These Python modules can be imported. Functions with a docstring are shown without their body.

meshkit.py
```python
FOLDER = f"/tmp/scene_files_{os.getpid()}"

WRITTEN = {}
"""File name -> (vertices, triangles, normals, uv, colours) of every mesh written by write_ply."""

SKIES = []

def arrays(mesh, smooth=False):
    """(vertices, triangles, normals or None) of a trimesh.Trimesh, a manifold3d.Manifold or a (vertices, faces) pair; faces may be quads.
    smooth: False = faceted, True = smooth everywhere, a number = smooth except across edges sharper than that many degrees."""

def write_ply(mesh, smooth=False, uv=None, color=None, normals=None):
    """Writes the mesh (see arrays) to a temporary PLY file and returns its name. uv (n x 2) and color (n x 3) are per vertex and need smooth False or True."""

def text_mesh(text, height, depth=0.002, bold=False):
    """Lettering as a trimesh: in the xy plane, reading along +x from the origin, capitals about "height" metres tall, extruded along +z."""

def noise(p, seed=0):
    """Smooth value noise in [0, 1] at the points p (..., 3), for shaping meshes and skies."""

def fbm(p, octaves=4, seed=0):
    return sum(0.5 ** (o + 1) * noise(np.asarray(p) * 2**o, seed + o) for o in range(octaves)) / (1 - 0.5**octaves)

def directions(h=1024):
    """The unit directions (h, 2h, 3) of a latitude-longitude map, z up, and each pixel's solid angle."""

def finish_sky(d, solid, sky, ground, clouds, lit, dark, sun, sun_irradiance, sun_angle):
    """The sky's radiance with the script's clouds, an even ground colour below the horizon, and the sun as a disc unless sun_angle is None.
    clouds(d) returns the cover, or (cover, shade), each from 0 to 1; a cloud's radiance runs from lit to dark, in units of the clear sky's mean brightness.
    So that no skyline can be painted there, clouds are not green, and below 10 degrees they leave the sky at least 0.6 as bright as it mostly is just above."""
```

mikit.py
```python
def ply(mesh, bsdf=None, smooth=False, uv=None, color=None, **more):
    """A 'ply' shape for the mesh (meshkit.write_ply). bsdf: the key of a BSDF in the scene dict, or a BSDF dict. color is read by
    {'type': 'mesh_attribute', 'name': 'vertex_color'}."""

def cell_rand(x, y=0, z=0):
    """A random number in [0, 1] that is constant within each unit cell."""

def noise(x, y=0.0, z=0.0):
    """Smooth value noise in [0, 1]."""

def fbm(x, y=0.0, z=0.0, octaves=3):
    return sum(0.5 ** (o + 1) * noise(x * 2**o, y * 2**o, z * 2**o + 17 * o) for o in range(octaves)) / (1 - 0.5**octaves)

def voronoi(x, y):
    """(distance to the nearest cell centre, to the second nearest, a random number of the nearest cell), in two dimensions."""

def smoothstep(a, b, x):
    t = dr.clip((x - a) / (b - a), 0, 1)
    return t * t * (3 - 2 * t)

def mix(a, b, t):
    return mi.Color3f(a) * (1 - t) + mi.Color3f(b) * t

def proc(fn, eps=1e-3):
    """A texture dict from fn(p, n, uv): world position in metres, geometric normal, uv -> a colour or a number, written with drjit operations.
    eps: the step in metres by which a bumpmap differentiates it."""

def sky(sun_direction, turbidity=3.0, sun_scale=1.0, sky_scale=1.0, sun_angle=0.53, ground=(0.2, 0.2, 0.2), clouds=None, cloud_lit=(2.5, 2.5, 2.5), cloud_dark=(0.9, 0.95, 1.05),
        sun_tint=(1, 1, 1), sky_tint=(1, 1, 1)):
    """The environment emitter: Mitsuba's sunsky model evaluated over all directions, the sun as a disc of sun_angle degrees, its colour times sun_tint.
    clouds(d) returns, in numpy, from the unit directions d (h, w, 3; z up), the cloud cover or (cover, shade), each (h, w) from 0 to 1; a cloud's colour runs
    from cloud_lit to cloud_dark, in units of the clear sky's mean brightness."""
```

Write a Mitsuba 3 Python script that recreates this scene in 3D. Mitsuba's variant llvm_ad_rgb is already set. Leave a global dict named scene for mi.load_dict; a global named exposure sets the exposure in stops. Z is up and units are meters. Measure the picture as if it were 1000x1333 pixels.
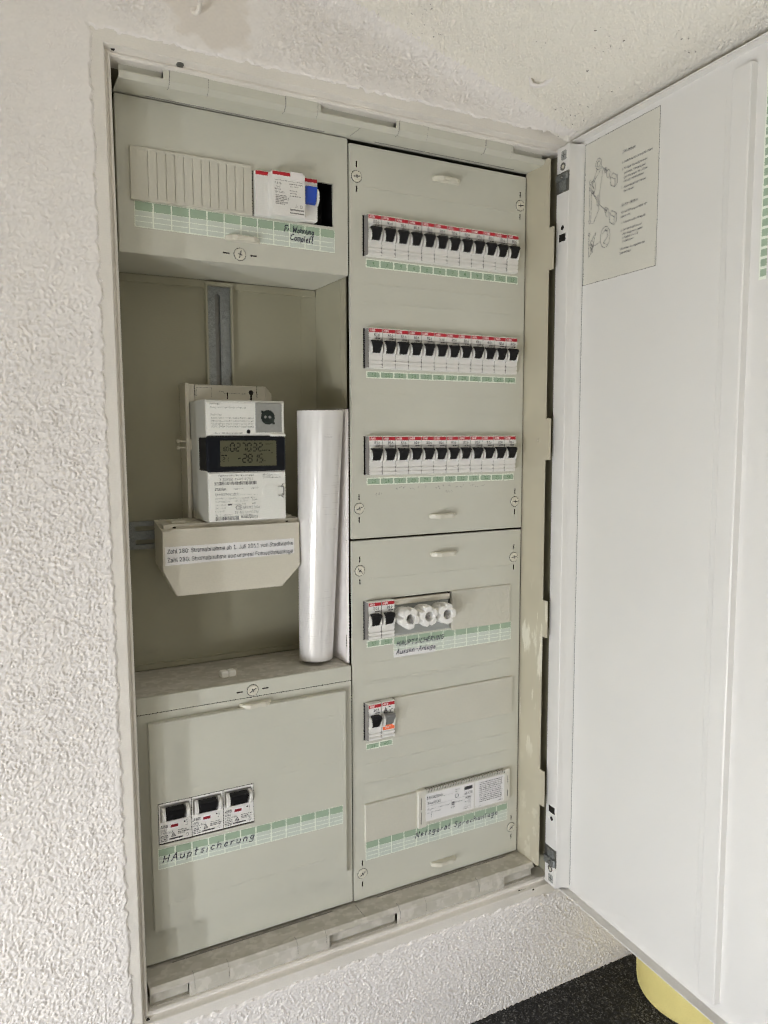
import math, random, numpy as np, trimesh, drjit as dr, mitsuba as mi, mikit, meshkit
from mikit import proc, noise, fbm, smoothstep, mix
from shapely.geometry import Polygon, LineString, Point, box as sbox
from shapely.ops import unary_union
from shapely import affinity
T = mi.ScalarTransform4f
rng = np.random.default_rng(7); random.seed(7)
scene, labels = {}, {}

# ------------------------------------------------------------------ camera, light, exposure
F_PX, CAM = 1010.7057, np.array([-396.39, -814.99, 570.10])          # millimetres
PITCH, YAW, ROLL = -0.0959, 0.4953, -0.0030
_f = np.array([math.sin(YAW)*math.cos(PITCH), math.cos(YAW)*math.cos(PITCH), math.sin(PITCH)])
_r = np.array([math.cos(YAW), -math.sin(YAW), 0]); _u = np.cross(_r, _f)
_up = -math.sin(ROLL)*_r + math.cos(ROLL)*_u
scene['camera'] = {'type': 'perspective', 'fov': math.degrees(2*math.atan(500/F_PX)), 'fov_axis': 'x', 'near_clip': 0.02, 'far_clip': 50.0,
                   'to_world': T().look_at(origin=(CAM/1000).tolist(), target=((CAM+_f*1000)/1000).tolist(), up=_up.tolist())}
exposure = 1.66
SLIT, FILL, WIDE = (62.0, 64.0, 67.5), (0.5, 0.5, 0.51), (9.0, 9.15, 9.5)                      # radiance of the tall side windows and of the added fill pane behind the photographer

# ------------------------------------------------------------------ materials
ROUGH = proc(lambda p, n, uv: .30+.30*fbm(p.x*24, p.y*24, p.z*24, 4))
def mat(key, col, rough=0.45, spec=0.5, metallic=0.0, bump=None, bscale=0.0003, eps=4e-4, **more):
    b = {'type': 'principled', 'base_color': col if isinstance(col, dict) else {'type': 'rgb', 'value': list(col)}, 'roughness': rough, 'specular': spec, 'metallic': metallic, **more}
    if bump is not None:
        b = {'type': 'bumpmap', 'arbitrary': proc(bump, eps), 'scale': bscale, 'bsdf': b}
    scene[key] = {'type': 'twosided', 'bsdf': b}
def blotch(c, amt=0.06, f=9.0, grain=0.03, gf=900.0):
    c = tuple(c)
    def fn(p, n, uv):
        k = 1 + amt*(fbm(p.x*f, p.y*f, p.z*f)-0.5)*2 + grain*(noise(p.x*gf, p.y*gf, p.z*gf)-0.5)*2
        return mi.Color3f(c[0]*k, c[1]*k, c[2]*k)
    return proc(fn)
PEB = (0.52, 0.515, 0.447)
mat('pebble_plastic', blotch(PEB, .06, 9, .02, 1300), ROUGH, .45)
mat('blank_plastic', blotch((.525, .51, .44), .05, 12), .5, .4)
mat('back_steel', blotch((.34, .325, .24), .06, 6), .45, .4)
mat('beige_plastic', blotch((.56, .53, .45), .05, 15), .42, .5)
mat('handle_plastic', (.58, .56, .475), .4)
mat('module_plastic', blotch((.57, .555, .49), .04, 30), .45)
def dusty(p, n, uv):
    a = smoothstep(.46, .62, fbm(p.x*70, p.y*110, p.z*70, 4)); b = smoothstep(.55, .68, fbm(p.x*150+9, p.y*190, p.z*90, 3))
    c = mix((.455, .435, .38), (.58, .545, .505), a*.45)
    return mix(c, (.70, .66, .61), b*.35)
mat('dusty_ledge', proc(dusty), .6, .3)
def smeared(p, n, uv):
    a = smoothstep(.62, .72, fbm(p.y*120+3, p.z*26, 1.0, 4))*smoothstep(.12, .2, p.z)*(1-smoothstep(.33, .40, p.z))
    b = smoothstep(.58, .70, fbm(p.y*90, p.z*70, 5.0, 4))*(1-smoothstep(.05, .13, p.z))
    k = 1+.06*(fbm(p.y*20, p.z*12)-.5)
    return mix((.46*k, .425*k, .325*k), (.70, .68, .58), dr.minimum(a+b*.35, 1)*.7)
mat('side_steel', proc(smeared), .45, .45)
mat('frame_paint', blotch((.70, .67, .62), .06, 25, .03), .45, .45)
mat('door_paint', blotch((.66, .648, .622), .03, 5, .02, 1500), ROUGH, .45, bump=lambda p, n, uv: noise(p.x*420, p.y*420, p.z*420), bscale=.00006)
mat('sheet_paper', blotch((.60, .585, .525), .03, 20), .7, .2)
mat('white_plastic', blotch((.69, .68, .65), .03, 40), .35, .5)
mat('meter_plastic', blotch((.70, .70, .66), .02, 40), .4, .5)
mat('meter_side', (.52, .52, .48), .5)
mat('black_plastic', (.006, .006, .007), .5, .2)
mat('dark_gap', (.015, .014, .012), .8, .1)
mat('grey_toggle', (.16, .16, .155), .4)
mat('red_print', (.40, .012, .022), .45, .4)
mat('red_lens', (.20, .010, .020), .3, .4)
mat('orange_print', (.85, .17, .07), .5, .3)
mat('blue_plastic', (.012, .06, .42), .35, .5)
mat('ink', (.03, .03, .035), .6, .2)
mat('grey_ink', (.22, .21, .2), .6, .2)
mat('pencil', (.30, .29, .26), .7, .1)
mat('pen_blue', (.008, .012, .03), .5, .2)
mat('white_print', (.8, .76, .74), .5, .3)
mat('tile_green', blotch((.31, .405, .30), .06, 60), .5, .35)
mat('tile_ink', (.10, .20, .10), .6, .2)
mat('strip_white', (.76, .80, .70), .35, .5)
mat('field_grey', blotch((.53, .58, .52), .04, 60), .3, .5)
mat('label_white', (.72, .71, .71), .4, .4)
mat('meter_ink', (.05, .05, .05), .6, .2)
mat('clip_white', (.84, .83, .79), .4, .4)
mat('slate', (.006, .007, .010), .4, .15)
mat('lcd', (.088, .086, .052), .3, .25)
mat('lcd_ink', (.008, .008, .006), .4, .3)
mat('dark_glass', (.012, .018, .016), .08, .6)
mat('brushed_metal', blotch((.42, .43, .42), .08, 400), .42, .5, metallic=.85)
mat('galvanised', blotch((.25, .265, .265), .30, 260, .25, 1400), .45, .5, metallic=.75)
mat('zinc_dark', blotch((.20, .20, .19), .2, 300), .4, .5, metallic=.8)
mat('fuse_grey', blotch((.30, .31, .295), .06, 80), .35, .5)
mat('ceramic', blotch((.74, .73, .70), .03, 90), .22, .5)
mat('carton', (.45, .40, .33), .8, .1)
def paper_fn(p, n, uv):
    k = 1-.10*smoothstep(.5, .75, fbm(p.x*30, p.y*30, p.z*6, 3)); line = smoothstep(.74, .80, noise(p.x*60+2, p.y*60, p.z*900))*smoothstep(.55, .7, fbm(p.x*40, p.y*40+8, p.z*14, 3))
    return mix((.67*k, .655*k, .64*k), (.40, .39, .39), line*.35)
mat('plan_paper', proc(paper_fn), .28, .5, clearcoat=.5, clearcoat_gloss=.85)
mat('sheet_white', blotch((.74, .71, .70), .06, 30), .6, .3)
scene['clear_film'] = {'type': 'thindielectric', 'int_ior': 1.45}
mat('yellow_plastic', blotch((.80, .69, .27), .03, 30), .4, .5)
def plaster_base(p):
    k = 1+.05*(fbm(p.x*7, p.y*7, p.z*7)-.5)*2+.05*(noise(p.x*500, p.y*500, p.z*500)-.5)
    return k
def plaster_fn(p, n, uv):
    k = plaster_base(p)
    bare = smoothstep(.44, .60, fbm(p.x*60, p.y*60, p.z*60, 4)*.5+.5*smoothstep(.075, .020, dr.sqrt(dr.square(p.x+.172)+dr.square((p.z-.982)*1.2))))
    return mix((.785*k, .755*k, .73*k), (.68*k, .63*k, .575*k), bare*.75)
mat('plaster', proc(plaster_fn), .75, .2)
def ceiling_fn(p, n, uv):
    k = plaster_base(p)
    pit = smoothstep(.84, .90, noise(p.x*420, p.y*420, p.z*420))*smoothstep(.58, .66, fbm(p.x*20+4, p.y*20, p.z*20, 3))
    return mix((.79*k, .76*k, .69*k), (.16, .14, .12), pit*.8)
mat('ceiling_plaster', proc(ceiling_fn), .75, .2)
mat('room_paint', (.42, .40, .35), .8, .2)
def carpet_fn(p, n, uv):
    q = noise(p.x*900, p.y*900, p.z*900); t = noise(p.x*420+5, p.y*420, p.z*420); u = fbm(p.x*18, p.y*18, 3.0)
    return mix((.042, .042, .044), (.27, .27, .275), smoothstep(.50, .92, q*.55+t*.35+u*.12)*.9)
mat('carpet', proc(carpet_fn), .95, .05)
mat('wood', blotch((.36, .32, .22), .1, 3), .5, .3)
mat('screed', blotch((.30, .28, .25), .1, 3), .8, .2)

# ------------------------------------------------------------------ mesh helpers: local (u right, v up, w towards the room), millimetres
FRONT = np.array([[1, 0, 0, 0], [0, 0, -1, 0], [0, 1, 0, 0], [0, 0, 0, 1.0]])
_th = -0.07945; _d = np.array([math.sin(_th), -math.cos(_th), 0]); _m = -np.array([math.cos(_th), math.sin(_th), 0])
DOOR = np.eye(4); DOOR[:3, 0], DOOR[:3, 1], DOOR[:3, 2], DOOR[:3, 3] = _d, (0, 0, 1), _m, (282.16, -60, 0)
WORLD = np.eye(4)
def cat(*ms):
    ms = [m for m in ms if m is not None]
    return trimesh.util.concatenate(ms) if len(ms) > 1 else ms[0]
def bx(u0, u1, v0, v1, w0, w1):
    m = trimesh.creation.box((abs(u1-u0), abs(v1-v0), abs(w1-w0))); m.apply_translation(((u0+u1)/2, (v0+v1)/2, (w0+w1)/2)); return m
def rb(u0, u1, v0, v1, w0, w1, c=0.8):
    pts = []
    for i in (0, 1):
        for j in (0, 1):
            for k in (0, 1):
                a = np.array([(u0, u1)[i], (v0, v1)[j], (w0, w1)[k]], float); s = np.array([1-2*i, 1-2*j, 1-2*k])*c
                for ax in range(3):
                    q = a+s; q[ax] = a[ax]; pts.append(q)
    return trimesh.Trimesh(pts).convex_hull
def hull(pts): return trimesh.Trimesh(np.array(pts, float)).convex_hull
def ext(poly, w0, w1):
    out = []
    for g in getattr(poly, 'geoms', [poly]):
        if g.geom_type == 'Polygon' and g.area > 1e-6:
            m = trimesh.creation.extrude_polygon(g, w1-w0, engine='earcut'); m.apply_translation((0, 0, w0)); out.append(m)
    return cat(*out)
def swap(m, order):                                                  # permute axes, keep the winding outward
    v = m.vertices[:, order]; f = m.faces
    if np.linalg.det(np.eye(3)[list(order)]) < 0: f = f[:, ::-1]
    return trimesh.Trimesh(v, f, process=False)
def ext_u(prof, u0, u1): return swap(ext(prof, u0, u1), (2, 0, 1))   # profile in (v, w), drawn out along u
def ext_v(prof, v0, v1): return swap(ext(prof, v0, v1), (0, 2, 1))   # profile in (u, w), drawn out along v
def disc(u, v, r, w0, w1, n=28, c=0.0):
    a = np.linspace(0, 2*math.pi, n, endpoint=False); ring = lambda rr, w: [(u+rr*math.cos(t), v+rr*math.sin(t), w) for t in a]
    return hull(ring(r, w0)+ring(r, w1-c)+(ring(r-c, w1) if c else []))
def txt(s, h, u, v, w, bold=False, sx=1.0, rot=0.0, right=False, depth=.05, fit=None):
    m = meshkit.text_mesh(s, h, depth, bold); 
    if fit: sx = fit/(m.bounds[1][0]-m.bounds[0][0])
    m.vertices[:, 0] *= sx
    if rot: m.apply_transform(trimesh.transformations.rotation_matrix(rot, (0, 0, 1)))
    if right: m.apply_translation((-m.bounds[1][0], 0, 0))
    m.apply_translation((u, v, w)); return m
def lines(segs, wid, w, depth=.06):
    return ext(unary_union([LineString(s).buffer(wid/2, cap_style=2 if len(s) == 2 else 1) for s in segs]), w, w+depth)
def bars(u0, u1, v0, v1, rows, w, h, seed, fill=.85):                 # rows of print too small to read: word-sized dashes
    r = np.random.default_rng(seed); out = []
    for i in range(rows):
        v = v1-(v1-v0)*(i+.5)/rows; u = u0; end = u1-(u1-u0)*(0 if r.random() < .6 else r.random()*.35)
        while u < end-1:
            L = min(r.uniform(1.2, 4.5), end-u); out.append(bx(u, u+L, v-h/2, v+h/2, w, w+.05)); u += L+r.uniform(.5, .9)
    return cat(*out)
def barcode(u0, u1, v0, v1, w, seed):
    r = np.random.default_rng(seed); u = u0; out = []
    while u < u1-1.2:
        a = r.choice([.35, .35, .7, 1.0]); out.append(bx(u, u+a, v0, v1, w, w+.05)); u += a+r.choice([.35, .5, .8])
    return cat(*out)
def plydict(mesh, m, frame=FRONT, smooth=False):
    mm = mesh.copy(); A = frame.copy(); mm.apply_transform(A); mm.apply_scale(.001)
    return mikit.ply(mm, m, smooth=smooth)
def numbered(base):
    if base not in scene and base not in labels: return base
    i = 1
    while f'{base}_{i:03d}' in scene or f'{base}_{i:03d}' in labels: i += 1
    return f'{base}_{i:03d}'
def thing(name, label, category, group=None, kind=None):
    key = numbered(name); labels[key] = {'label': label}
    if category: labels[key]['category'] = category
    if group: labels[key]['group'] = group
    if kind: labels[key]['kind'] = kind
    return key
def part(parent, name, mesh, m, frame=FRONT, smooth=False, kind=None, label=None):
    key = numbered(parent+'__'+name); scene[key] = plydict(mesh, m, frame, smooth)
    if kind or label: labels[key] = {**({'kind': kind} if kind else {}), **({'label': label} if label else {})}
    return key
def solo(key, mesh, m, frame=FRONT, smooth=False): scene[key] = plydict(mesh, m, frame, smooth)

# ------------------------------------------------------------------ the room: plastered wall, sloping ceiling, carpet
def sm(a, b, x):
    t = np.clip((x-a)/(b-a), 0, 1); return t*t*(3-2*t)
from scipy.spatial import cKDTree
def rough(a, b, amp=1.0, seed=0):                                    # roughcast: irregular grains pressed into one another, with creases and open valleys between
    r = np.random.default_rng(100+seed); pts, h = np.stack([a.ravel(), b.ravel()], 1), 0
    for sp, rad, am in ((2.5, 1.8, 1.0), (1.3, .9, .55)):
        x0, y0 = pts.min(0)-8; nx, ny = (np.ptp(pts, axis=0)+16)/sp
        gx, gy = np.meshgrid(np.arange(int(nx)+1), np.arange(int(ny)+1)); c = np.stack([gx.ravel(), gy.ravel()], 1)*sp+(x0, y0)+r.uniform(-.5, .5, (gx.size, 2))*sp
        n = len(c); w = r.uniform(.15, 1, n); t = r.normal(1.2, .7, n); e = r.uniform(.55, .95, n); R = rad*r.uniform(.7, 1.35, n)
        d, i = cKDTree(c).query(pts, k=6)
        dx = pts[:, None, :]-c[i]; u = dx[..., 0]*np.cos(t[i])+dx[..., 1]*np.sin(t[i]); v = -dx[..., 0]*np.sin(t[i])+dx[..., 1]*np.cos(t[i])
        q = 1-(u*u+v*v/e[i]**2)/R[i]**2
        h = h+am*np.clip(w[i]*q, 0, 1).max(1)
    big = meshkit.noise(np.c_[pts/24, pts[:, 0]*0], seed+3); mid = meshkit.noise(np.c_[pts/8, pts[:, 0]*0], seed+4)
    h = (2.0*h-1.3)*(.65+.6*mid)+.6*(big-.5)
    return amp*h.reshape(a.shape)
def grid(a0, a1, b0, b1, step, fn, mask=None):
    a, b = np.meshgrid(np.arange(a0, a1+step/2, step), np.arange(b0, b1+step/2, step), indexing='ij')
    v = fn(a, b); n, k = a.shape; i = np.arange(n*k).reshape(n, k)
    f = np.concatenate([np.stack([i[:-1, :-1], i[1:, :-1], i[1:, 1:]], -1).reshape(-1, 3), np.stack([i[:-1, :-1], i[1:, 1:], i[:-1, 1:]], -1).reshape(-1, 3)])
    if mask is not None:
        ok = mask(a, b).ravel(); f = f[ok[f].all(1)]
    m = trimesh.Trimesh(v.reshape(-1, 3), f, process=False); m.remove_unreferenced_vertices(); return m
LX = -1150
SLOPE, CZ0, CX0 = .255, 944.0, 284.0
HX0, HX1, HZ0, HZ1, FLOOR = -275.0, 294.0, -40.0, 936.0, -181.0
def inside(a, b):                                                    # signed distance out of the opening in the plaster
    j = (meshkit.noise(np.stack([a/7, b/7, a*0], -1), 11)-.5)*4+(meshkit.noise(np.stack([a/2.2, b/2.2, a*0], -1), 12)-.5)*2.4
    lean = (b-450)/490*3.0
    return np.maximum(np.maximum(HX0-lean-a, a-HX1), np.maximum(HZ0-b, b-HZ1))+j
def ceil_z(x): return CZ0+SLOPE*(CX0-x)
def wall_fn(a, b):
    calm = sm(560, 930, b+60*(meshkit.noise(np.stack([a/60, b/60, a*0], -1), 31)-.5))*sm(-215, -300, a)      # brushed smooth beside the frame's upper corner
    bare = sm(75, 45, np.hypot(a+165, (b-985)*1.1)+20*(meshkit.noise(np.stack([a/14, b/14, a*0], -1), 33)-.5))
    strip = sm(14, 3, inside(a, b))
    amp = (1-.82*calm)*(1-.85*bare)*(1-.6*strip)
    w = 48.3+rough(a, b, 1.0)*amp+.5*calm*(meshkit.noise(np.stack([a/18, b/18, a*0], -1), 35)-.5)*3
    w = w-(w-46.2)*sm(3, 0, inside(a, b))
    e = np.clip(30-(ceil_z(a)-b)*math.cos(math.atan(SLOPE)), 0, 30); w = w+e*e/60
    return np.stack([a, b, w], -1)
out_of = lambda a, b: (inside(a, b) > 0) & (b < ceil_z(a)+8)
wl = cat(grid(-440, -266, -183, 1150, .85, wall_fn, out_of), grid(-267, 440, -183, -34, .85, wall_fn, out_of), grid(-267, 302, 930, 1110, .85, wall_fn, out_of), grid(289, 440, -36, 936, 4, wall_fn, out_of),
         bx(LX, -439, -183, 2300, -60, 48.2), bx(-439, -200, 1140, 2300, -60, 48.2), bx(439, 1300, -183, 1000, -60, 48.2), bx(-300, 440, -260, -181.5, -60, 48.2))
solo('wall', wl, 'plaster', smooth=True)
labels['wall'] = {'kind': 'structure', 'label': 'rough white plastered wall around the recessed cabinet'}
ca = math.atan(SLOPE)
def ceil_fn(a, b):                                                   # a along the slope from the low end, b away from the wall
    h = rough(a, b, 1.0, 40)+14*sm(26, 0, b)*0
    round_ = np.clip(30-b, 0, 30)**2/60.0                             # soft fillet between wall and ceiling
    hh = h*1.15-round_
    x = CX0-a*math.cos(ca)+hh*math.sin(ca)*-1; z = CZ0+a*math.sin(ca)+hh*math.cos(ca)
    return np.stack([x, -46.5-b, z], -1)
cg = grid(-60, 440, 0, 520, 1.05, ceil_fn); cg.faces = cg.faces[:, ::-1]
dn = lambda a, b, h=0: [CX0-a*math.cos(ca)-h*math.sin(ca), -46.5-b, CZ0+a*math.sin(ca)+h*math.cos(ca)]
def slab(a0, a1, b0, b1): return hull([dn(a, b, h) for a in (a0, a1) for b in (b0, b1) for h in (-1, 60)])
solo('ceiling', cat(cg, slab(-1050, -59, -2, 3300), slab(439, 2660, -2, 3300), slab(-60, 440, 519, 3300)), 'ceiling_plaster', WORLD, True)
labels['ceiling'] = {'kind': 'structure', 'label': 'sloping rough plastered ceiling above the cabinet door'}
def floor_fn(a, b):
    P = np.stack([a, b, a*0], -1)
    return np.stack([a, b, FLOOR+1.6*(meshkit.noise(P/2.4, 3)-.5)+1.0*(meshkit.noise(P/1.3, 4)-.5)], -1)
solo('floor', cat(grid(80, 520, -330, -44, 1.2, floor_fn), hull([(x, y, z) for x in (-350, 1300) for y in (-700, -40) for z in (FLOOR-30, FLOOR-1.6)])), 'carpet', WORLD, True)
labels['floor'] = {'kind': 'structure', 'label': 'dark grey speckled carpet floor'}
solo('wood_floor', hull([(x, y, z) for x in (LX-100, 1300) for y in (-3300, -40) for z in (FLOOR-40, FLOOR-6)]), 'wood', WORLD); labels['wood_floor'] = {'kind': 'structure', 'label': 'warm wooden floor of the room behind the photographer'}
# the rest of the room, outside the frame: left wall with two tall windows, an added fill light pane in the back wall
def room_wall(name, boxes, label):
    solo(name, cat(*[hull([(x, y, z) for x in b[:2] for y in b[2:4] for z in b[4:]]) for b in boxes]), 'room_paint', WORLD); labels[name] = {'kind': 'structure', 'label': label}
SY = [(-525, -600), (-880, -965), (-1040, -1330)]                                 # the tall windows' y ranges
SZ = (-172, 110)
BYW = -1700
cuts = [-48]+[y for q in SY for y in q]+[BYW]
room_wall('left_wall', [(LX-100, LX, cuts[2*i], cuts[2*i+1], FLOOR, 2400) for i in range(4)]+[(LX-100, LX, *q, SZ[1], 2400) for q in SY]+[(LX-100, LX, *q, FLOOR, SZ[0]) for q in SY], 'painted left wall with three tall windows')
BX, BZ = (-1100, -420), (-172, 260)
BY = -1700
room_wall('back_wall', [(LX-100, BX[0], BY-100, BY, FLOOR, 2400), (BX[1], 1300, BY-100, BY, FLOOR, 2400), (BX[0], BX[1], BY-100, BY, FLOOR, BZ[0]), (BX[0], BX[1], BY-100, BY, BZ[1], 2400)], 'painted back wall with an opening for the added fill light')
room_wall('right_wall', [(1300, 1400, -3300, -48, FLOOR, 1200)], 'painted right wall')
def window(label, quad, rad, frame_boxes):
    w = thing('window', label, 'window')
    m = trimesh.Trimesh(quad, [[0, 1, 2], [0, 2, 3]], process=False)
    key = w+'__pane'; scene[key] = {**plydict(m, 'white_plastic', WORLD), 'emitter': {'type': 'area', 'radiance': {'type': 'rgb', 'value': list(rad)}}}
    part(w, 'frame', cat(*[hull([(x, y, z) for x in b[:2] for y in b[2:4] for z in b[4:]]) for b in frame_boxes]), 'white_plastic', WORLD)
for i, (y0, y1) in enumerate(SY):
    rad = WIDE if i == 2 else SLIT
    q = [(LX-30, y0, SZ[0]), (LX-30, y0, SZ[1]), (LX-30, y1, SZ[1]), (LX-30, y1, SZ[0])]
    window(('narrow daylight window in the left wall nearest the cabinet', 'narrow daylight window in the middle of the left wall', 'wide daylight window in the left wall')[i], q, rad,
           [(LX-45, LX-5, y0, y0-14, *SZ), (LX-45, LX-5, y1, y1+14, *SZ), (LX-45, LX-5, y0-14, y1+14, SZ[0], SZ[0]+14), (LX-45, LX-5, y0-14, y1+14, SZ[1]-14, SZ[1])])
q = [(BX[0], BY-30, BZ[0]), (BX[1], BY-30, BZ[0]), (BX[1], BY-30, BZ[1]), (BX[0], BY-30, BZ[1])]
window('wide glowing pane added for fill light in the back wall', q[::-1], FILL, [(BX[0], BX[0]+40, BY-45, BY-5, *BZ), (BX[1]-40, BX[1], BY-45, BY-5, *BZ), (BX[0]+40, BX[1]-40, BY-45, BY-5, BZ[0], BZ[0]+40), (BX[0]+40, BX[1]-40, BY-45, BY-5, BZ[1]-40, BZ[1])])  # unseen emitter added behind the camera for fill light

# ------------------------------------------------------------------ cabinet
cab = thing('electrical_cabinet', 'built-in distribution cabinet with white steel frame and open door', 'electrical cabinet')
prof = [(-16, 40), (-16, 46.4), (0, 46.4), (.8, 45.4), (1.6, 41.0), (2.8, 38.6), (3.8, 38.4), (4.6, 39.8), (5.8, 39.8), (7.2, 38.2), (8.0, 35.0), (8.0, 16), (6.0, 16), (6.0, 33), (1, 36), (-1, 42), (-2, 43)]
X0, X1, Z0, Z1 = -267.0, 284.0, -29.0, 926.0
def frame_mesh():
    V, Fc = [], []; n = len(prof)
    for cx, cz, sx, sz in ((X0+3.6, Z0, 1, 1), (X1, Z0, -1, 1), (X1, Z1, -1, -1), (X0-.8, Z1, 1, -1)):
        V += [(cx+sx*t, cz+sz*t, w) for t, w in prof]
    for c in range(4):
        for i in range(n):
            a, b = c*n+i, c*n+(i+1) % n; c2, d = ((c+1) % 4)*n+i, ((c+1) % 4)*n+(i+1) % n
            Fc += [(a, c2, d), (a, d, b)]
    m = trimesh.Trimesh(V, Fc, process=False); m.fix_normals(); return m
part(cab, 'frame', frame_mesh(), 'frame_paint', smooth=25)
part(cab, 'back_plate', cat(bx(-262, 275, -26, 924, -112, -99), bx(-19.6, -19, 300, 752, -99, -98.6), bx(-250, -20, 300.5, 306, -99, -96), bx(-250, -1, 744, 752, -99, -96.5)), 'back_steel')
part(cab, 'outer_side', bx(-266, -262.5, -26, 924, -111, 34), 'back_steel')
part(cab, 'outer_side', cat(bx(275, 277.5, -26, 924, -111, 38), bx(-262, 275, 921, 924, -98, 33), bx(-262, 275, -27, -24, -98, 33)), 'back_steel')
part(cab, 'partition', cat(bx(0.6, 2.2, 1, 900, -98.5, -13), bx(0.2, .6, 300, 752, -26, -25.2)), 'back_steel')
# right side wall with tabs and slots in its front edge
sp = [(-14, -3), (-14, 43)]
zs = [(-2, 85, 43), (85, 133, 57), (133, 312, 42.5), (312, 360, 57), (360, 541, 42.5), (541, 593, 57), (593, 776, 43), (776, 827, 57), (827, 911, 43)]
pl = []
for a, b, w in zs:
    r = 4 if w < 50 else 0
    pl += [(a+.01, w), (b-.01, w)]
side = Polygon([(-2, -8)]+pl+[(911, -8)]).buffer(-2.5).buffer(2.5, resolution=4)
side = side.intersection(sbox(-3, -3, 912, 52))
part(cab, 'side_wall', ext_u(side, 253.2, 254.6), 'side_steel')
for z, w in ((858, 34), (566, 29.6), (43, 34.5)):
    m = trimesh.creation.icosphere(2, 2.6); m.vertices[:, 0] *= .5; m.apply_translation((253.2, z, w)); part(cab, 'dimple', m, 'side_steel', smooth=True)
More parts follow.
